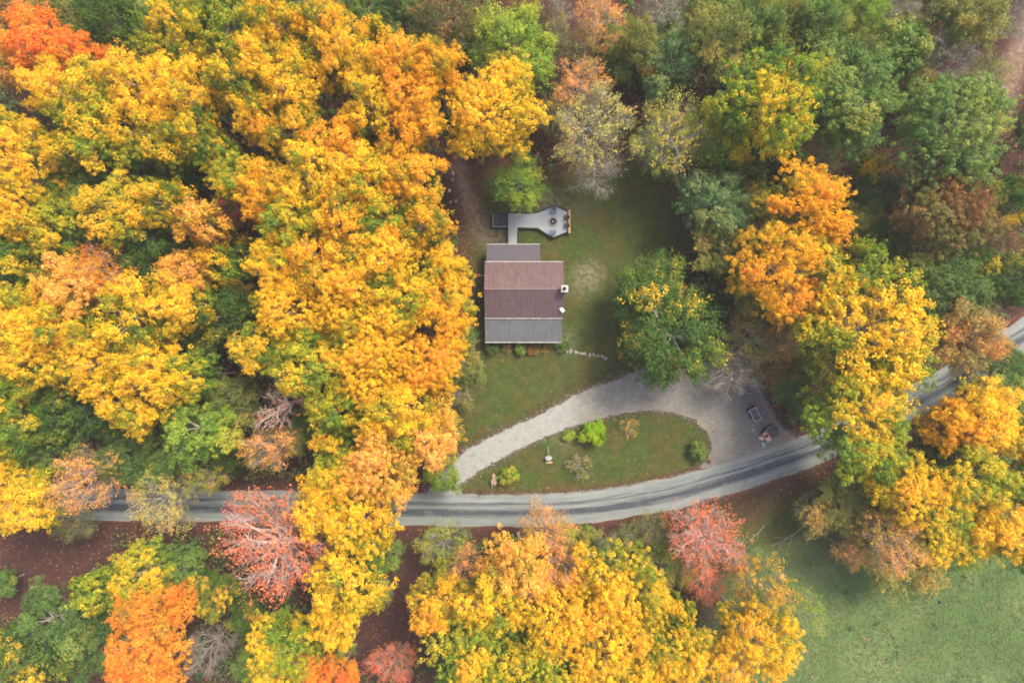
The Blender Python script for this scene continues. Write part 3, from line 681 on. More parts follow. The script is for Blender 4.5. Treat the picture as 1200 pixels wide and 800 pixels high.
def make_tree(key, seed, Rr, H, hb, lobes, sprays, leaves, ll, twigs, lobe_r=(.28, .42), spr_r=.34, tr=.22, sub=0, shrub=False, fill=1.0, feather=.1):
    """builds (trunk mesh, limb mesh, crown mesh) for one tree form"""
    r = np.random.default_rng(seed)
    zc = hb + (H - hb) * .46; vr = (H - hb) * .5
    ph = r.uniform(0, 6.28, 4); am = r.uniform(.05, .14, 4)
    def outl(a): return 1 + sum(am[k] * np.sin((k + 2) * a + ph[k]) for k in range(4))
    C = []; rad = []
    tries = 0
    while len(C) < lobes and tries < 6000:
        tries += 1
        d = unit(r.normal(size=3)); d[2] = d[2] * .95 + .12
        if d[2] < -.75: continue
        q = r.uniform(.35, .80) ** .75
        lr = r.uniform(*lobe_r) * Rr
        a = math.atan2(d[1], d[0]); o = outl(a)
        rr = np.array([d[0] * Rr * o, d[1] * Rr * o, d[2] * vr]) * q
        c = np.array([0, 0, zc]) + rr
        if all(np.linalg.norm((c - c2) * [1, 1, .8]) > .62 * (lr + r2) * (1.0 if tries < 2500 else .7) for c2, r2 in zip(C, rad)): C.append(c); rad.append(lr)
    C = np.array(C); rad = np.array(rad)
    # trunk
    top = np.array([r.normal() * .25, r.normal() * .25, zc + vr * .45]); k = 7
    tp = bez(np.zeros(3), np.array([r.normal() * .3, r.normal() * .3, zc * .5]), top, k); rt = np.linspace(1, .25, k) * tr; rt[0] *= 1.35
    tv, tf = tubes([(tp, rt)], 8)
    # limbs
    lp = []; tw = []
    for c, lr in zip(C, rad):
        hd = math.hypot(c[0], c[1]); z0 = np.clip(c[2] - hd * r.uniform(.5, .95) - .3, hb * .7, top[2] * .97)
        s = z0 / top[2]; i0 = min(int(s * (k - 1)), k - 2); fr = s * (k - 1) - i0; a0 = tp[i0] * (1 - fr) + tp[i0 + 1] * fr
        mid = (a0 + c) / 2 + np.array([r.normal() * .12 * Rr, r.normal() * .12 * Rr, r.uniform(-.3, .12) * hd])
        r0 = tr * (.30 + .25 * r.random()); lp.append((bez(a0, mid, c, 6), np.linspace(r0, r0 * .3, 6)))
        for _ in range(twigs):
            d = unit(r.normal(size=3) * [1, 1, .8] + (c - [0, 0, zc]) / Rr * .9 + [0, 0, .35]); e = c + d * lr * r.uniform(.7, 1.05)
            st = lp[-1][0][r.integers(3, 6)]; md = (st + e) / 2 + r.normal(size=3) * lr * .16
            pp_ = bez(st, md, e, 4); tw.append((pp_, np.linspace(r0 * .28, .012, 4)))
            for _ in range(sub):
                q0 = pp_[r.integers(1, 3)]; e2 = q0 + unit(d + r.normal(size=3) * .75) * lr * r.uniform(.35, .7)
                tw.append((np.array([q0, (q0 + e2) / 2 + r.normal(size=3) * lr * .05, e2]), np.array([r0 * .16, r0 * .1, .010])))
    lv, lf = tubes(lp, 5); wv, wf = tubes(tw, 3)
    lv, lf = np.concatenate([lv, wv]), np.concatenate([lf, wf + len(lv)])
    # sprays of leaves on the shells of the lobes
    SC, SN, ST, SL = [], [], [], []
    for c, lr in zip(C, rad):
        n = max(3, int(sprays * fill * r.uniform(.8, 1.2) * (lr / Rr / np.mean(lobe_r)) ** 2))
        d = unit(r.normal(size=(n * 3, 3))); out = unit((c - [0, 0, zc - vr * .3]) / [Rr, Rr, vr])
        score = d @ out * .5 + d[:, 2] * .6 + r.normal(size=len(d)) * .45
        d = d[np.argsort(-score)[:n]]
        an = r.uniform(.75, 1.3, 3) * [1, 1, .85]; kk = r.integers(2, 5, 3); pp3 = r.uniform(0, 6.28, 3)
        bump_ = 1 + .22 * np.sin(kk[0] * 2 * d[:, 0:1] + pp3[0]) * np.sin(kk[1] * 2 * d[:, 1:2] + pp3[1]) + r.normal(size=(len(d), 1)) * .10
        far = r.random((len(d), 1)) < .16
        pos = c + d * lr * (r.uniform(.5, 1.08, (len(d), 1)) * bump_ + far * r.uniform(.1, .45, (len(d), 1))) * an
        SC.append(pos); SN.append(unit(d * .8 + [0, 0, .55] + out * .25 + r.normal(size=d.shape) * .25))
        ST.append(np.full(len(d), r.normal() * .16)); SL.append(np.full(len(d), lr))
    SC, SN, ST = np.concatenate(SC), np.concatenate(SN), np.concatenate(ST)
    ST = ST + r.normal(size=len(ST)) * .09
    m_ = len(SC); L = leaves
    u = unit(np.cross(SN, r.normal(size=SN.shape))); w = np.cross(SN, u)
    a = r.uniform(0, 6.28, (m_, L)); q = np.sqrt(r.uniform(0, 1, (m_, L))) * spr_r * r.uniform(.7, 1.25, (m_, 1))
    dirv = u[:, None] * np.cos(a)[..., None] + w[:, None] * np.sin(a)[..., None]
    base = SC[:, None] + dirv * q[..., None] * .75 + SN[:, None] * (spr_r * .45 - (q ** 2) / spr_r * .8 + r.normal(size=(m_, L)) * .07)[..., None]
    SD = unit(SC - [0, 0, zc - vr * .8]); base = base + SD[:, None] * (r.uniform(-.6, 1.0, (m_, L, 1)) * feather * Rr * .14)
    nn = unit(SN[:, None] + dirv * .55 + r.normal(size=base.shape) * .38)
    ld = unit(dirv + r.normal(size=base.shape) * .5); ld = unit(ld - nn * (ld * nn).sum(-1, keepdims=True)); sd_ = np.cross(nn, ld)
    sz = ll * r.uniform(.7, 1.3, (m_, L, 1))
    v0 = base; v1 = base + ld * sz * .5 + sd_ * sz * .36; v2 = base + ld * sz - nn * sz * .12; v3 = base + ld * sz * .5 - sd_ * sz * .36
    V = np.stack([v0, v1, v2, v3], 2).reshape(-1, 3); nF = m_ * L; F = np.arange(nF * 4).reshape(-1, 4)
    zr = (base[..., 2] - hb) / (H - hb); er = np.hypot(base[..., 0], base[..., 1]) / Rr
    tint = .50 + ST[:, None] + r.normal(size=(m_, L)) * .06 + (zr - .66) * .62 + (er - .6) * .16
    jit = np.clip(.5 + r.normal(size=(m_, L)) * .22 + r.normal(size=(m_, 1)) * .12, 0, 1)
    crown = mesh_np('crown_' + key, V, F, 4, {'tint': ('FACE', np.clip(tint, 0, 1).ravel()), 'jit': ('FACE', jit.ravel())})
    trunk = mesh_np('trunk_' + key, tv, tf, 4, smooth=True); limbs = mesh_np('limbs_' + key, lv, lf, 4)
    for me in (crown, trunk, limbs): me.materials.append(LEAF['Y'] if me is crown else BARK['b'])
    return dict(trunk=trunk, limbs=limbs, crown=crown, R=Rr, H=H)
def bareb(k): return make_tree('dry%d' % k, 800 + k, 1.7, 2.2, .2, 14, 7, 5, .16, 9, lobe_r=(.32, .5), spr_r=.2, tr=.05, sub=3)
FORMS = {
 'bareb': [bareb(k) for k in range(2)],
 'big':   [make_tree('big%d' % k, 100 + k, 6.4, 21, 8.0, 32, 56, 31, .215, 8, feather=.35) for k in range(5)],
 'mid':   [make_tree('mid%d' % k, 200 + k, 4.3, 18.5, 8.5, 24, 46, 27, .20, 7, lobe_r=(.30, .46), feather=.4) for k in range(6)],
 'small': [make_tree('small%d' % k, 300 + k, 2.7, 10, 3.6, 16, 36, 15, .25, 4, lobe_r=(.34, .5), spr_r=.3, tr=.13) for k in range(4)],
 'fine':  [make_tree('fine%d' % k, 400 + k, 4.6, 16, 6.0, 28, 62, 16, .20, 6, lobe_r=(.26, .40), spr_r=.26, feather=1.0) for k in range(4)],
 'thin':  [make_tree('thin%d' % k, 500 + k, 5.0, 15, 5.0, 26, 24, 13, .20, 13, lobe_r=(.26, .42), spr_r=.3, sub=3, tr=.2, feather=1.2) for k in range(4)],
 'bare':  [make_tree('bare%d' % k, 600 + k, 4.4, 13, 3.6, 24, 4, 5, .22, 15, lobe_r=(.26, .42), spr_r=.3, sub=4, tr=.17) for k in range(3)],
 'limby': [make_tree('limby%d' % k, 900 + k, 5.6, 16, 4.5, 30, 16, 13, .20, 12, lobe_r=(.26, .42), spr_r=.3, sub=3, tr=.55, feather=1.2) for k in range(2)],
 'snag':  [make_tree('snag', 950, 4.4, 16, 7.0, 10, 4, 7, .2, 9, lobe_r=(.3, .45), spr_r=.3, sub=4, tr=.5)],
 'bush':  [make_tree('bush%d' % k, 700 + k, 1.7, 2.6, .5, 14, 38, 13, .17, 3, lobe_r=(.32, .5), spr_r=.2, tr=.06) for k in range(3)],
}
LOOK = {'YP': 'pale yellow-green', 'PG': 'peach gold', 'TN': 'tan olive', 'Y': 'golden yellow', 'YO': 'deep gold', 'YG': 'yellow-olive', 'O': 'orange', 'RO': 'fiery red-orange', 'PK': 'salmon pink', 'PE': 'peach orange', 'BR': 'russet brown',
        'LG': 'light green', 'LM': 'bright lime green', 'G': 'mid green', 'GY': 'green and yellow', 'DG': 'dark green', 'BG': 'bluish green', 'OL': 'olive', 'PY': 'pale yellow', 'GR': 'grey'}
NAME = {'YP': 'yellow_green_tree', 'PG': 'golden_tree', 'TN': 'tan_tree', 'Y': 'yellow_tree', 'YO': 'golden_tree', 'YG': 'yellow_green_tree', 'O': 'orange_tree', 'RO': 'red_tree', 'PK': 'pink_tree', 'PE': 'peach_tree', 'BR': 'russet_tree', 'LG': 'light_green_tree', 'LM': 'lime_tree',
        'G': 'green_tree', 'GY': 'green_tree', 'DG': 'dark_green_tree', 'BG': 'bluish_green_tree', 'OL': 'olive_tree', 'PY': 'pale_tree', 'GR': 'bare_tree'}
# x, y, crown radius (photograph pixels), leaf colour, form ('' = by size), height in m (0 = by size), label ('' = composed below)
T = [
# top left
(50,55,38,'RO','',17,'fiery red-orange tree in the top left corner'),(8,75,24,'PE','',14,''),(105,70,27,'RO','',16,'fiery red-orange tree just right of the corner one, beside a dark gap'),(130,20,38,'GY','fine',15,''),(30,12,34,'TN','fine',14,''),(80,15,30,'OL','fine',10,''),(85,50,26,'DG','fine',7,''),
(188,14,26,'G','',12,''),(212,45,46,'YG','',19,''),(265,25,42,'YG','',20,''),(150,85,20,'LG','small',12,''),(112,128,44,'YG','',20,''),(172,108,40,'Y','',20,''),(226,112,42,'Y','',20,''),
(286,92,38,'Y','',20,''),(70,108,32,'Y','',18,''),(8,152,32,'Y','',19,''),(50,182,38,'Y','',19,''),(130,172,38,'YG','',18,''),(188,165,38,'YG','',18,''),(232,160,36,'Y','',19,''),(95,150,24,'G','small',12,''),(262,185,28,'YG','',16,''),
# top middle left
(330,32,36,'Y','',20,''),(386,48,38,'YO','',20,''),(318,78,34,'Y','',20,''),(348,106,40,'Y','',20,''),(412,78,36,'Y','',20,''),(350,158,38,'YO','',19,''),(306,135,30,'Y','',19,''),
(442,42,20,'YG','',14,''),(464,66,16,'Y','small',13,''),(360,8,34,'BG','fine',13,''),(405,10,28,'G','fine',13,''),(470,22,36,'DG','fine',13,'dark green tree at the top edge, left of the russet-orange tree'),(476,84,38,'YO','',19,''),(512,86,32,'YO','',19,''),(488,138,36,'YO','',19,''),(440,132,34,'Y','',19,''),
(522,22,44,'BR','thin',15,'thin russet-orange tree at the top edge left of the light green tree'),(536,58,20,'DG','small',9,''),(498,62,19,'OL','small',9,''),(578,128,56,'Y','',19,'broad golden yellow tree standing alone above the back deck'),(605,60,50,'LG','fine',16,'broad light green tree at the top, right above the lone golden tree'),
(440,168,20,'LG','small',11,''),(402,185,38,'YO','',18,''),(470,185,26,'YO','',17,''),(608,216,33,'LG','fine',9,'light green tree overhanging the upper side of the back deck'),
# top middle right
(702,24,32,'PE','thin',14,'russet-orange tree at the top edge, above the pale sparse trees'),(650,16,28,'GR','bare',11,''),(655,46,22,'OL','thin',11,''),(680,98,33,'PE','thin',13,'sparse peach-brown tree directly above the pale yellow-grey tree'),(692,150,48,'PY','thin',16,'sparse pale yellow-grey tree above the right end of the deck'),(696,198,38,'GR','bare',10,'wispy bare grey tree top just above the right deck end'),
(784,158,50,'YP','thin',15,'pale yellow-green loose tree right of the sparse grey one'),(784,168,42,'LG','thin',10,''),(785,76,34,'BG','fine',13,''),(752,58,28,'OL','fine',12,''),(775,14,36,'GR','thin',12,''),(840,50,42,'OL','fine',16,''),(886,30,36,'G','fine',14,''),(897,122,62,'YG','',20,'large yellow-green tree among green trees, upper right of the clearing'),(850,168,32,'YG','fine',13,''),(832,8,28,'G','fine',12,''),(738,80,24,'DG','small',7,''),(645,135,22,'OL','thin',7,''),
# top right
(985,112,62,'G','',17,'large mid green tree right of the large yellow-green one, upper right'),(1110,152,66,'G','big',17,'largest soft green tree, left of the upper right dirt track'),(1056,54,32,'G','small',13,'round bright green tree near the top, left of the bare grey tree'),(1116,62,38,'GR','bare',11,'bare grey tree with radiating twigs left of the upper right dirt track'),(960,24,40,'G','fine',15,''),(1010,16,30,'LG','fine',13,''),
(1056,8,30,'GR','bare',10,''),(1135,15,42,'OL','fine',13,''),(1188,20,26,'GR','bare',10,'bare grey tree in the top right corner above the dirt track'),(1150,92,30,'OL','thin',9,''),(912,28,32,'OL','fine',14,''),(925,6,28,'BG','fine',12,''),(1214,150,24,'DG','fine',8,''),(962,175,32,'OL','thin',10,''),(1020,196,16,'YG','small',9,''),(1000,58,26,'OL','fine',12,''),
# left middle
(25,240,46,'Y','',19,''),(65,266,36,'YG','',17,''),(12,292,34,'YG','',17,''),(146,246,38,'YG','',18,''),(196,240,30,'Y','',18,''),(172,282,40,'GY','',15,''),(86,226,34,'G','fine',13,''),(240,262,25,'PG','',20,'small peach orange tree left of the fallen-looking trunk, left woods'),(274,246,18,'PK','thin',15,'tiny pink sprig right of the small peach tree in the left woods'),
(98,334,38,'PG','',18,'golden orange tree with peach tint near the left edge'),(132,318,30,'O','thin',18,'thin bright orange tree beside the fuller golden one near the left edge'),(162,322,24,'GR','thin',11,''),(222,322,27,'PG','',17,''),(50,336,26,'LG','small',13,''),(20,378,44,'Y','',20,''),(76,386,40,'Y','',20,''),(160,378,44,'Y','',20,''),(214,356,38,'Y','',19,''),(266,314,24,'YG','',15,''),(266,372,38,'GY','fine',15,''),(286,214,32,'YG','',18,''),(20,334,30,'DG','fine',7,''),(120,290,22,'OL','thin',10,''),
# middle yellow mass
(320,224,38,'YO','',19,''),(372,214,42,'Y','',20,''),(432,214,42,'Y','',20,''),(488,220,38,'YO','',19,''),(346,270,38,'YG','',20,''),(402,256,40,'YO','',20,''),(455,264,38,'YG','',18,''),(494,266,34,'YO','',19,''),(330,312,36,'Y','',20,''),(386,310,42,'YO','',20,''),(450,305,40,'Y','',20,''),(500,302,26,'G','small',12,''),(524,320,30,'Y','',17,''),(410,344,48,'Y','',20,''),(350,366,46,'Y','',20,''),(470,358,42,'Y','',20,''),(520,356,40,'YO','',18,'golden orange tree reaching out just left of the house roof'),(440,396,46,'Y','',20,''),
(536,392,24,'G','fine',9,''),(540,425,28,'OL','fine',8,'olive tree at the lawn edge lower left of the house'),(538,462,20,'OL','thin',7,''),
# left lower
(58,412,46,'Y','',20,''),(18,452,40,'YG','',19,''),(122,422,46,'Y','',20,''),(182,430,42,'Y','',20,''),(166,472,36,'Y','',18,''),(30,492,38,'YG','',18,''),(92,482,40,'GY','',15,''),(225,442,32,'YG','',17,''),(238,502,44,'LG','',15,'light green tree in the lower left woods above the pale roadside tree'),(276,468,30,'OL','fine',13,''),(100,562,38,'PE','thin',17,'sparse peach orange tree over the left end of the road'),(28,584,42,'Y','',17,'golden yellow tree over the road at the left edge'),(190,588,40,'PY','thin',11,'see-through pale yellow-green tree over the left part of the road'),(150,532,34,'DG','fine',11,''),(58,534,30,'G','fine',12,''),(172,552,22,'G','small',9,''),(246,560,20,'YG','thin',12,''),(10,530,28,'YG','',15,''),(86,612,26,'OL','thin',8,''),
# centre lower left
(318,412,36,'YG','',18,''),(372,426,44,'YG','',20,''),(432,426,48,'Y','',20,''),(496,432,46,'YO','',19,''),(402,474,36,'YG','',18,''),(470,482,44,'Y','',20,''),(510,508,38,'PG','',18,'peach-tinged golden tree touching the left end of the gravel drive'),(450,542,48,'PG','',19,'broad peach-tinged golden tree left of the drive entrance'),(402,560,34,'YG','',17,''),(384,592,38,'Y','',17,''),(392,518,28,'YG','',15,''),(336,474,40,'PK','snag',16,'dead rosy limbs poking through the yellow crowns in the left woods'),(318,525,30,'PE','thin',17,''),(518,556,22,'LG','fine',7,''),
# bottom left
(30,772,42,'GY','',15,''),(68,722,40,'G','',14,''),(114,690,24,'YG','small',14,''),(172,668,34,'YG','',14,''),(175,712,32,'O','',16,'upper orange tree of the bottom left cluster'),(180,750,42,'O','',17,'largest orange tree of the bottom left cluster'),(168,798,44,'O','',17,'orange tree cut by the bottom edge in the bottom left'),(215,664,26,'G','small',9,''),(250,692,28,'GY','',11,''),(116,752,34,'DG','fine',12,''),(0,686,16,'G','small',6,''),(240,764,34,'GR','bare',12,'bare brownish tree right of the bottom left orange trees'),(215,700,16,'O','small',14,''),
# bottom centre left
(325,637,66,'PK','limby',18,'large salmon pink tree with pale bare limbs beside the road'),(424,602,48,'Y','',19,'golden yellow tree over the road right of the salmon pink tree'),(412,676,44,'Y','',19,''),(398,722,28,'Y','',18,''),(330,762,46,'YG','',17,''),(346,796,34,'O','',15,''),(396,794,26,'RO','',13,''),(460,776,28,'PK','thin',8,'small pinkish-orange tree at the bottom edge below the leaf-strewn strip'),(520,640,32,'LG','thin',9,'light green feathery tree just below the road near the drive entrance'),(546,666,28,'PE','thin',11,''),(515,702,36,'YO','',16,''),(455,652,18,'G','small',6,''),(446,694,18,'OL','thin',6,''),(382,748,26,'G','fine',9,''),
# bottom centre
(608,662,42,'PG','',18,''),(642,618,32,'PE','thin',15,'sparse pinkish tree top reaching over the road below the island'),(660,662,30,'PE','thin',17,''),(726,684,54,'Y','',18,'broad golden yellow tree nearest below the island'),(652,722,50,'Y','',19,''),(582,700,44,'Y','',18,''),(562,764,54,'YG','',19,''),(640,784,52,'YG','',19,''),(712,752,52,'Y','',19,''),(782,762,46,'Y','',18,''),(745,795,44,'Y','',18,''),
(826,632,46,'PK','limby',13,'coral sparse tree with pale limbs below the road bend'),(826,684,24,'PK','thin',7,''),(790,716,22,'Y','',15,''),(885,748,50,'Y','',18,'golden yellow tree at the bottom edge of the green field'),(892,692,34,'YO','thin',16,''),(938,716,30,'LG','thin',12,'thin light green tree reaching into the green field'),(872,652,22,'G','thin',5,''),(690,628,16,'OL','bush',2,''),(768,622,24,'OL','thin',5,''),(775,662,30,'OL','fine',7,''),(715,640,18,'OL','thin',4,''),
# right middle
(838,240,42,'BG','fine',12,'rounded bluish green tree at the right side of the lawn'),(845,285,36,'OL','fine',10,''),(946,242,50,'YO','',17,'broad golden orange tree, right of the rounded bluish green tree'),(908,312,54,'YO','',18,'broad golden orange tree right of the clearing, below the first'),(962,282,24,'YO','',15,''),(966,350,36,'PK','thin',13,'sparse salmon pink tree left of the big yellow tree by the road'),(1106,248,52,'BR','',15,'mixed russet and olive tree at the right'),(1064,262,30,'BR','bare',9,''),(1182,242,38,'GY','fine',14,''),
(1014,378,80,'Y','big',21,'biggest bright yellow tree beside the road at the right'),(1002,482,64,'YG','big',19,'big yellow-green tree below the biggest yellow tree'),(1022,532,36,'YG','mid',16,''),(1012,298,19,'LG','small',15,'tiny light green tree top on the upper edge of the biggest yellow tree'),(1112,332,44,'DG','fine',12,''),(1134,396,40,'TN','fine',14,'tan-orange tree between the biggest yellow tree and the road end'),(1180,328,36,'GY','fine',13,''),(1028,228,26,'DG','fine',7,''),(1012,258,24,'OL','fine',6,''),(1172,284,24,'BR','thin',7,''),
(758,352,48,'GY','fine',9,'loose green tree on the lawn right of the house'),(789,394,62,'GY','fine',13,'wide green tree with yellow tips hanging over the gravel drive'),(778,372,56,'GY','fine',9,'green understorey tree beneath the wide yellow-tipped one'),(858,446,40,'GR','bare',10,'bare pale grey tree over the gravel pull-off'),(886,335,30,'OL','fine',10,''),(880,400,32,'OL','thin',9,''),(905,425,28,'BR','thin',8,''),(925,452,26,'DG','fine',6,''),(918,400,24,'PE','thin',10,''),
# right lower
(1112,500,32,'YO','',16,''),(1146,486,40,'Y','',17,''),(1076,578,52,'Y','',16,''),(1132,556,40,'YG','',17,''),(1188,512,36,'Y','',16,''),(1194,566,32,'YG','',15,''),(1176,470,36,'G','fine',10,''),(1186,430,28,'DG','fine',7,''),(1090,542,30,'DG','fine',7,''),(992,586,42,'OL','fine',8,''),(958,602,28,'OL','thin',6,''),(1046,632,38,'PE','thin',15,'peach orange sparse tree at the upper edge of the green field'),(1064,648,52,'OL','fine',10,'pale olive tree bulging into the green field'),(1000,648,20,'PE','thin',9,''),(1112,624,50,'YG','',13,''),(1160,612,40,'Y','',15,''),(1194,636,30,'YG','',15,''),(1030,600,26,'OL','fine',8,''),
(150,205,30,'G','fine',11,''),(215,205,28,'GY','fine',11,''),(120,215,24,'OL','fine',11,''),(290,300,26,'GY','fine',12,''),(240,395,26,'G','fine',11,''),(285,345,22,'OL','fine',10,''),(430,178,22,'GY','fine',10,''),(360,500,26,'G','fine',8,''),
(205,535,24,'G','fine',9,''),(275,530,24,'GY','fine',9,''),(290,720,26,'GY','fine',8,''),(205,775,24,'BR','thin',8,''),(300,775,24,'G','fine',9,''),(1085,105,24,'OL','fine',8,''),(1060,30,24,'OL','fine',8,''),(1130,110,22,'TN','thin',7,''),(870,205,26,'GY','fine',9,''),(795,40,26,'G','fine',9,''),(725,50,24,'G','fine',8,''),(625,15,26,'BR','thin',10,''),(560,30,22,'OL','fine',8,''),(880,240,22,'OL','fine',9,''),(1150,315,26,'DG','fine',8,''),(1040,285,26,'DG','fine',8,''),(945,425,24,'OL','fine',7,''),(1140,300,20,'OL','thin',7,''),(660,630,16,'LG','fine',4,''),(740,628,18,'OL','thin',4,''),(800,668,22,'OL','thin',5,''),
(938,480,16,'DG','bush',2.2,''),
]
BUSH = [   # x, y, radius px, colour, form, height, label
(696,507,15.5,'LM','bush',2.6,'bright lime green round bush on the grass island'),(737,501,12,'YO','bareb',1.2,'low yellow-orange shrub right of the lime bush'),(681,545,17,'OL','bareb',1.8,'sparse olive shrub in the middle of the grass island'),(818,528,12,'G','bush',2.0,'dark green round bush at the right tip of the island'),(597,556,11,'LG','bush',1.8,'small green bush near the left tip of the island'),(666,510,8,'LG','bush',.9,'small yellowish shrub between the lime bush and bird bath'),
(577,408,8,'DG','bush',1.3,'dark green shrub at the left end of the porch front'),(610,407,8.5,'G','bush',1.4,'bright green shrub at the middle of the porch front'),(659,405,8.5,'DG','bush',1.2,'green shrub at the right end of the porch front'),(626,409,8.5,'BR','bush',.7,'dark red flower clump along the porch front'),(595,408,6.5,'YG','bareb',.9,'yellow-flowered plant left of the bright green porch shrub'),(638,410,5,'YO','bareb',.8,'small orange-yellow flowers right of the dark red clump'),
]
def grow(px, py, rp, pal, form, h, k, name, stretch=1.0):
    if not form: form = 'big' if rp >= 45 else 'mid' if rp >= 26 else 'small'
    if not h: h = 18
    F = FORMS[form]; f = F[(k * 7 + int(px)) % len(F)]
    hc = h * (.70 if form not in ('bush', 'bareb') else .5); x, y = P(px, py, hc)
    rm = rp / PPM * (CAM_H - hc) / CAM_H
    t = empty(name, (x, y, 0), (k * 2.399) % 6.283)
    if form not in ('bush', 'bareb'):      # a trunk never stands on the road, the drive or the house: it stands beside and leans over
        hard = lambda q: np.maximum(np.maximum(RW + .6 - pdist(q, ROADL), sdist(q, DRIVE) + .4), np.maximum(sdist(q, HOUSEZ) + .5, sdist(q, ISLAND) + .3))
        if hard(np.array([[x, y]]))[0] > 0:
            ra = np.array([(r_, a_) for r_ in np.arange(.4, 7, .4) for a_ in np.linspace(0, 6.28, 25)])
            ok_ = ra[hard(np.stack([x + ra[:, 0] * np.cos(ra[:, 1]), y + ra[:, 0] * np.sin(ra[:, 1])], 1)) <= 0]
            best = ok_[0] if len(ok_) else (0, 0)
            dx, dy = best[0] * math.cos(best[1]), best[0] * math.sin(best[1])
            t.location = (x + dx, y + dy, 0)
            q_ = Vector((0, 0, 1)).rotation_difference(Vector((-dx, -dy, hc)).normalized())
            t.rotation_euler = (q_.to_matrix() @ t.rotation_euler.to_matrix()).to_euler()
    s = rm / f['R'] / 1.08
    e = .93 + .14 * ((k * 37) % 10) / 10
    t.scale = (s * e, s / e, h / f['H'])
    bk = 'p' if pal in ('PK', 'PE', 'PG', 'RO', 'Y') else 'b' if pal in ('DG', 'BR') else 'g'
    for part in ('trunk', 'limbs', 'crown'):
        o = bpy.data.objects.new('limb' if part == 'limbs' else part, f[part]); COL.objects.link(o); o.parent = t
        sl_ = o.material_slots[0]; sl_.link = 'OBJECT'; sl_.material = LEAF[pal] if part == 'crown' else BARK[bk]
    return t
trees = []
for k, (px, py, rp, pal, form, h, lab) in enumerate(T):
    nm = 'shrub' if form == 'bush' else 'bare_tree' if form == 'bare' else NAME[pal]
    t = grow(px, py, rp, pal, form, h, k, nm)
    trees.append((t, px, py, rp, pal, form, lab))
for k, (px, py, rp, pal, form, h, lab) in enumerate(BUSH):
    t = grow(px, py, rp, pal, form, h, k, 'flower_clump' if 'flower' in lab else 'bush')
    tag(t, lab, 'plant' if 'flower' in lab else 'bush')
# labels for the trees: a look of their own, else the look and where it stands from the nearest landmark
MARK = [(615, 340, 'house roof'), (625, 258, 'back deck'), (690, 530, 'grass island'), (890, 490, 'parked trailers'), (1180, 100, 'upper right dirt track'), (325, 635, 'large salmon pink tree'), (50, 55, 'top left red-orange tree'), (98, 334, 'left golden orange tree'),
        (50, 660, 'lower left bare ground'), (460, 690, 'bottom leaf-strewn strip'), (1060, 730, 'green field'), (1190, 395, 'right road end'), (30, 591, 'left road end'), (180, 750, 'bottom left orange cluster'), (897, 122, 'upper right yellow-green tree'), (1106, 248, 'right russet tree'), (605, 60, 'broad light green top tree'), (332, 478, 'dead rosy limbs')]
def direc(dx, dy):
    a = math.degrees(math.atan2(-dy, dx)) % 360
    return ['right of', 'up and right of', 'above', 'up and left of', 'left of', 'down and left of', 'below', 'down and right of'][int((a + 22.5) // 45) % 8]
buck = {}
for t, px, py, rp, pal, form, lab in trees:
    tag(t, None, 'shrub' if form == 'bush' else 'tree', ('bare trees' if form == 'bare' else LOOK[pal] + ' trees') + ' in the woods')
    if lab: t['label'] = lab; continue
    sz = 'broad' if rp >= 43 else 'medium' if rp >= 32 else 'small'
    if form in ('thin', 'limby'): sz += ' sparse'
    look = sz + ' ' + ('bare grey' if form == 'bare' else LOOK[pal])
    cand = sorted((math.hypot(px - a, py - b), a, b, n_) for a, b, n_ in MARK if math.hypot(px - a, py - b) > 22)[0]
    buck.setdefault((look, direc(px - cand[1], py - cand[2]), cand[3]), []).append((cand[0], t, 'shrub' if form == 'bush' else 'tree'))
ORD = ['nearest', 'second nearest', 'third nearest', 'fourth nearest', 'fifth nearest', 'sixth nearest', 'seventh nearest', 'eighth nearest', 'ninth nearest']
for (look, dr_, mk), L_ in buck.items():
    L_.sort(key=lambda q: q[0])
    for i_, (_, t, w_) in enumerate(L_):
        t['label'] = f'{look} {w_} {dr_} the {mk}' if len(L_) == 1 else f'{ORD[i_]} {look} {w_} {dr_} the {mk}'

# ------------------------------------------------------------------ undergrowth, fallen leaves, grass: stuff
def quads(name, pos, nrm, size, asp, mat, label, tint=None, lift=0):
    n = len(pos); r = rng
    u = unit(np.cross(nrm, r.normal(size=nrm.shape))); w = np.cross(nrm, u); s = size[:, None]
    V = np.stack([pos - u * s * .5, pos + w * s * asp * .5, pos + u * s * .5, pos - w * s * asp * .5], 1).reshape(-1, 3)
    V[:, 2] = np.maximum(V[:, 2], .012 + rng.uniform(0, .02, len(V)))
    me = mesh_np(name, V, np.arange(n * 4).reshape(-1, 4), 4, {'tint': ('FACE', np.clip(.5 + r.normal(size=n) * .22, 0, 1) if tint is None else tint), 'jit': ('FACE', np.clip(.5 + r.normal(size=n) * .25, 0, 1))})
    o = link(name, me, mat); tag(o, label, kind='stuff'); return o
UND = leaf_mat('leaves_undergrowth', [(.1, '3a5a34'), (.4, '55743c'), (.6, '6e7c40'), (.78, '8a7444'), (1, '8c5444')], .2)
FALL = leaf_mat('leaves_fallen', [(.1, '5a3a32'), (.4, '7c5642'), (.6, '94683e'), (.8, 'b08034'), (1, 'b5653c')], .1)
TUFT = leaf_mat('grass_blades', [(.1, '3e4a24'), (.4, '4e5a2c'), (.65, '5e5f34'), (.85, '70643a'), (1, '807048')], .2)
TUFTF = leaf_mat('grass_blades_field', [(.1, '4a5f36'), (.4, '546a3c'), (.65, '5f7644'), (.85, '6c7a4a'), (1, '7a7e56')], .2)
pt = np.stack([rng.uniform(-78, 78, 14000), rng.uniform(-56, 56, 14000)], 1)
cl = closeness(pt); inclear = np.zeros(len(pt), bool)
for z in CLEAR: inclear |= sdist(pt, z) > -.6
keep = (cl > 1.5) & (~inclear) & (pdist(pt, TRACK) > 2.6)
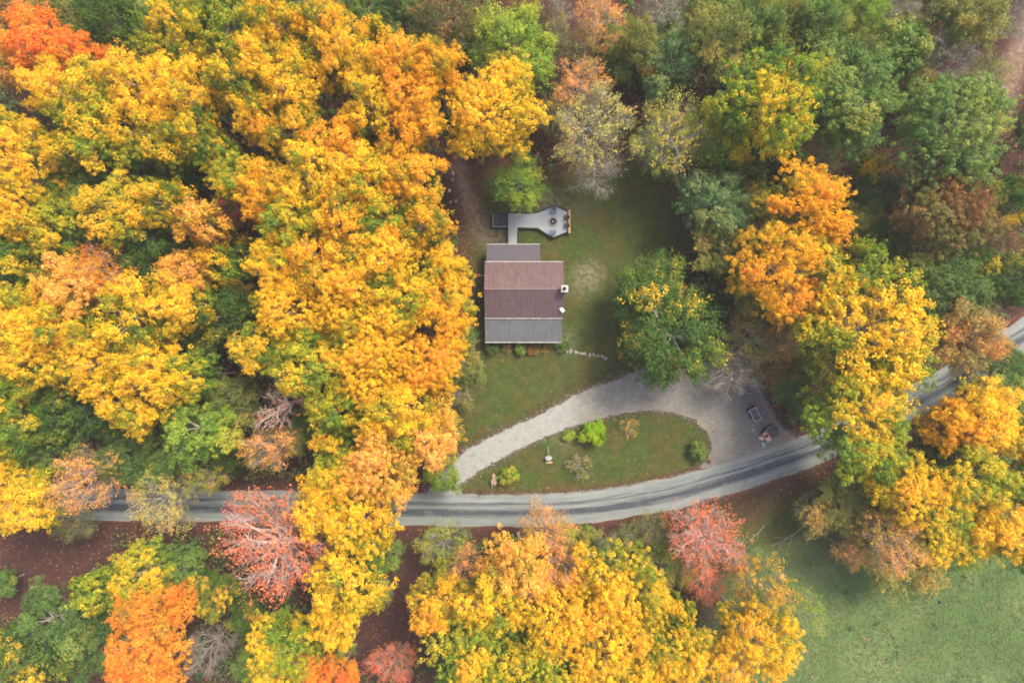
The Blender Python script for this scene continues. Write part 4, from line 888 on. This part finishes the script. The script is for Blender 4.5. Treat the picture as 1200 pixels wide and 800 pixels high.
pt = pt[keep][:6600]
nL = 28; br = rng.uniform(.4, 1.3, len(pt)); bh = rng.uniform(.25, 1.0, len(pt)) ** 2 * 4.2 + .2; bt = np.clip(.38 + vnoise(pt[:, 0], pt[:, 1], 9) * .25 + rng.normal(size=len(pt)) * .12, 0, 1)
d = unit(rng.normal(size=(len(pt), nL, 3))); d[..., 2] = np.abs(d[..., 2])
pos = np.concatenate([pt, np.zeros((len(pt), 1))], 1)[:, None] + d * np.stack([br, br, bh], 1)[:, None] * rng.uniform(.6, 1.1, (len(pt), nL, 1))
quads('undergrowth', pos.reshape(-1, 3), unit(d + [0, 0, .5] + rng.normal(size=d.shape) * .4).reshape(-1, 3), rng.uniform(.2, .42, len(pt) * nL), .65, UND, 'low green and brown undergrowth between the trunks', np.clip(np.repeat(bt, nL) + rng.normal(size=len(pt) * nL) * .08, 0, 1))
def scatter(n, fn, x0=-72, x1=72, y0=-50, y1=50):
    p = np.stack([rng.uniform(x0, x1, n), rng.uniform(y0, y1, n)], 1); return p[rng.random(n) < fn(p)]
def fdens(p):
    c_ = closeness(p); road_ = pdist(p, ROADL) - RW
    w_ = np.where(c_ > 0, 1.0, .08 + .5 * np.exp(np.minimum(c_, 0) / 1.5))
    w_ = np.where(sdist(p, DRIVE) > .2, .04 + .25 * (p[:, 0] > P(800, 0)[0]), w_); w_ = np.where(sdist(p, FIELD) > 1, .015, w_)
    w_ = np.where((sdist(p, LAWN) > 0) & (p[:, 0] < P(575, 0)[0]), np.maximum(w_, .2), w_)
    return np.where((road_ < .05) | (sdist(p, HOUSEZ) > 0), np.where(sdist(p, HOUSEZ) > 0, 0, .05), w_) * (.6 + .4 * np.clip(vnoise(p[:, 0], p[:, 1], 12), -1, 1))
p = scatter(110000, fdens)
quads('fallen_leaves', np.concatenate([p, np.where(pdist(p, ROADL) < RW, .06, .03)[:, None] + rng.uniform(0, .03, (len(p), 1))], 1), unit(np.array([0, 0, 1.]) + rng.normal(size=(len(p), 3)) * .3), rng.uniform(.10, .26, len(p)), .7, FALL, 'fallen brown and golden leaves strewn over the ground')
GRAV = leaf_mat('gravel_bits', [(.1, '5e6160'), (.4, '7c8180'), (.65, '909593'), (.85, '9fa19c'), (1, '82796e')], 0.0)
def grd(p):
    dd = sdist(p, DRIVE); rr_ = np.abs(pdist(p, ROADL) - RW)
    return np.clip(np.where(dd > 0, .16, .9 * np.exp(-np.maximum(-dd, 0) / .22)), 0, 1) * (sdist(p, HOUSEZ) < 0) * (np.abs(dd) < 40) * (pdist(p, ROADL) > RW) + .8 * np.exp(-(rr_ / .16) ** 2)
p = np.concatenate([scatter(150000, grd, -14, 38, -22, 1), scatter(40000, grd, -72, 72, -26, 6)])
zz = np.where(pdist(p, ROADL) < RW + .05, .03, .014)[:, None] + rng.uniform(0, .03, (len(p), 1))
quads('loose_gravel', np.concatenate([p, zz], 1), unit(np.array([0, 0, 1.]) + rng.normal(size=(len(p), 3)) * .4), rng.uniform(.06, .17, len(p)), .75, GRAV, 'loose gravel on the drive and along the road edges')
def gdens(p): return np.where(np.maximum(sdist(p, LAWN), sdist(p, ISLAND)) > .15, .55, 0) * (sdist(p, HOUSEZ) < 0) * np.clip(.75 + .5 * vnoise(p[:, 0], p[:, 1], 14), 0, 1)
p = scatter(46000, gdens, -9, 27, -21, 22)
quads('lawn_grass', np.concatenate([p, rng.uniform(.03, .08, (len(p), 1))], 1), unit(np.array([0, 0, .8]) + rng.normal(size=(len(p), 3)) * .55), rng.uniform(.14, .32, len(p)), .3, TUFT, 'short lawn grass round the house and on the island')
def field_d(p): return np.where(sdist(p, FIELD) > -.5, .6, 0) * np.clip(.8 + .5 * vnoise(p[:, 0], p[:, 1], 15), 0, 1)
p = scatter(90000, field_d, 25, 76, -54, -20)
quads('field_grass', np.concatenate([p, rng.uniform(.03, .1, (len(p), 1))], 1), unit(np.array([0, 0, .7]) + rng.normal(size=(len(p), 3)) * .3), rng.uniform(.16, .36, len(p)), .4, TUFTF, 'pale green meadow grass in the lower right field')
c0 = scatter(190, lambda p: (sdist(p, FIELD) > .3) * 1.0, 25, 76, -54, -20)
p = np.repeat(c0, 14, 0) + rng.normal(size=(len(c0) * 14, 2)) * .32
quads('field_weeds', np.concatenate([p, rng.uniform(.05, .22, (len(p), 1))], 1), unit(np.array([0, 0, .8]) + rng.normal(size=(len(p), 3)) * .45), rng.uniform(.2, .45, len(p)), .45, leaf_mat('leaves_weeds', [(.1, '3c5a2c'), (.4, '50703a'), (.65, '768048'), (.85, '968a58'), (1, 'a08660')], .2), 'coarse weeds and tussocks in the green field', np.clip(np.repeat(rng.normal(.45, .22, len(c0)), 14) + rng.normal(size=len(p)) * .07, 0, 1))
# woods going on outside the picture
pt = np.stack([rng.uniform(-130, 130, 4200), rng.uniform(-105, 105, 4200)], 1)
k_ = ((np.abs(pt[:, 0]) > 74) | (np.abs(pt[:, 1]) > 52)) & (closeness(pt) > 4)
pt = pt[k_][:1500]; nL = 60; br = rng.uniform(1.6, 3.6, len(pt)); cz = rng.uniform(3, 14, len(pt)); bt = np.clip(rng.normal(.5, .22, len(pt)), 0, 1)
d = unit(rng.normal(size=(len(pt), nL, 3)))
pos = np.concatenate([pt, cz[:, None]], 1)[:, None] + d * br[:, None, None] * rng.uniform(.6, 1.1, (len(pt), nL, 1))
quads('woods', pos.reshape(-1, 3), unit(d + [0, 0, .5] + rng.normal(size=d.shape) * .4).reshape(-1, 3), rng.uniform(.5, .9, len(pt) * nL), .65, leaf_mat('leaves_woods', [(.1, '43602e'), (.4, '6e8038'), (.6, 'b09a34'), (.8, 'e6b434'), (1, 'e08a40')]), 'autumn woods going on beyond the picture', np.clip(np.repeat(bt, nL) + rng.normal(size=len(pt) * nL) * .08, 0, 1))
# fallen limbs on the ground
def stick(a, b, r, label, mat='g', h=.15):
    x0, y0 = P(*a); x1, y1 = P(*b); A = np.array([x0, y0, h]); B = np.array([x1, y1, h + .1]); L_ = np.linalg.norm(B - A); sdv = np.array([-(B - A)[1], (B - A)[0], 0]) / L_
    paths = [(bez(A, (A + B) / 2 + sdv * L_ * .12, B, 8), np.linspace(r, r * .35, 8))]
    for t_, sg_ in ((.45, 1), (.6, -1), (.8, 1)):
        q0 = paths[0][0][int(t_ * 7)]; e = q0 + (B - A) * .28 + sdv * sg_ * L_ * .2 + [0, 0, .1]; paths.append((bez(q0, (q0 + e) / 2 + sdv * sg_ * .1, e, 4), np.linspace(r * .5, r * .2, 4)))
    v, f = tubes(paths, 6); v = v - A; o = link('fallen_branch', mesh_np('fallen_branch', v, f, 4, smooth=True), BARK[mat]); o.location = A
    tag(o, label, 'branch', 'fallen branches')
stick((195, 640), (206, 653), .09, 'pale fallen branch right of the lower left bare ground')
stick((118, 541), (150, 566), .13, 'pale crooked branch lying just above the road at the left', 'p', 1.0)
stick((945, 612), (902, 639), .06, 'long pale fallen branch at the upper edge of the field')
stick((895, 615), (876, 632), .06, 'forked pale branch in the verge right of the coral sparse tree')

# ------------------------------------------------------------------ thin autumn haze
hz_ = MB().box(-2600, 2600, -2600, 2600, -1.0, 92.0).build('haze', None); tag(hz_, kind='stuff')
hm = bpy.data.materials.new('haze_air'); hm.use_nodes = True; hm.node_tree.nodes.clear()
ho = hm.node_tree.nodes.new("ShaderNodeOutputMaterial"); hv = hm.node_tree.nodes.new("ShaderNodeVolumePrincipled")
hv.inputs['Color'].default_value = (.96, .93, .87, 1); hv.inputs['Density'].default_value = .0003
hm.node_tree.links.new(hv.outputs[0], ho.inputs['Volume']); hz_.data.materials.append(hm)
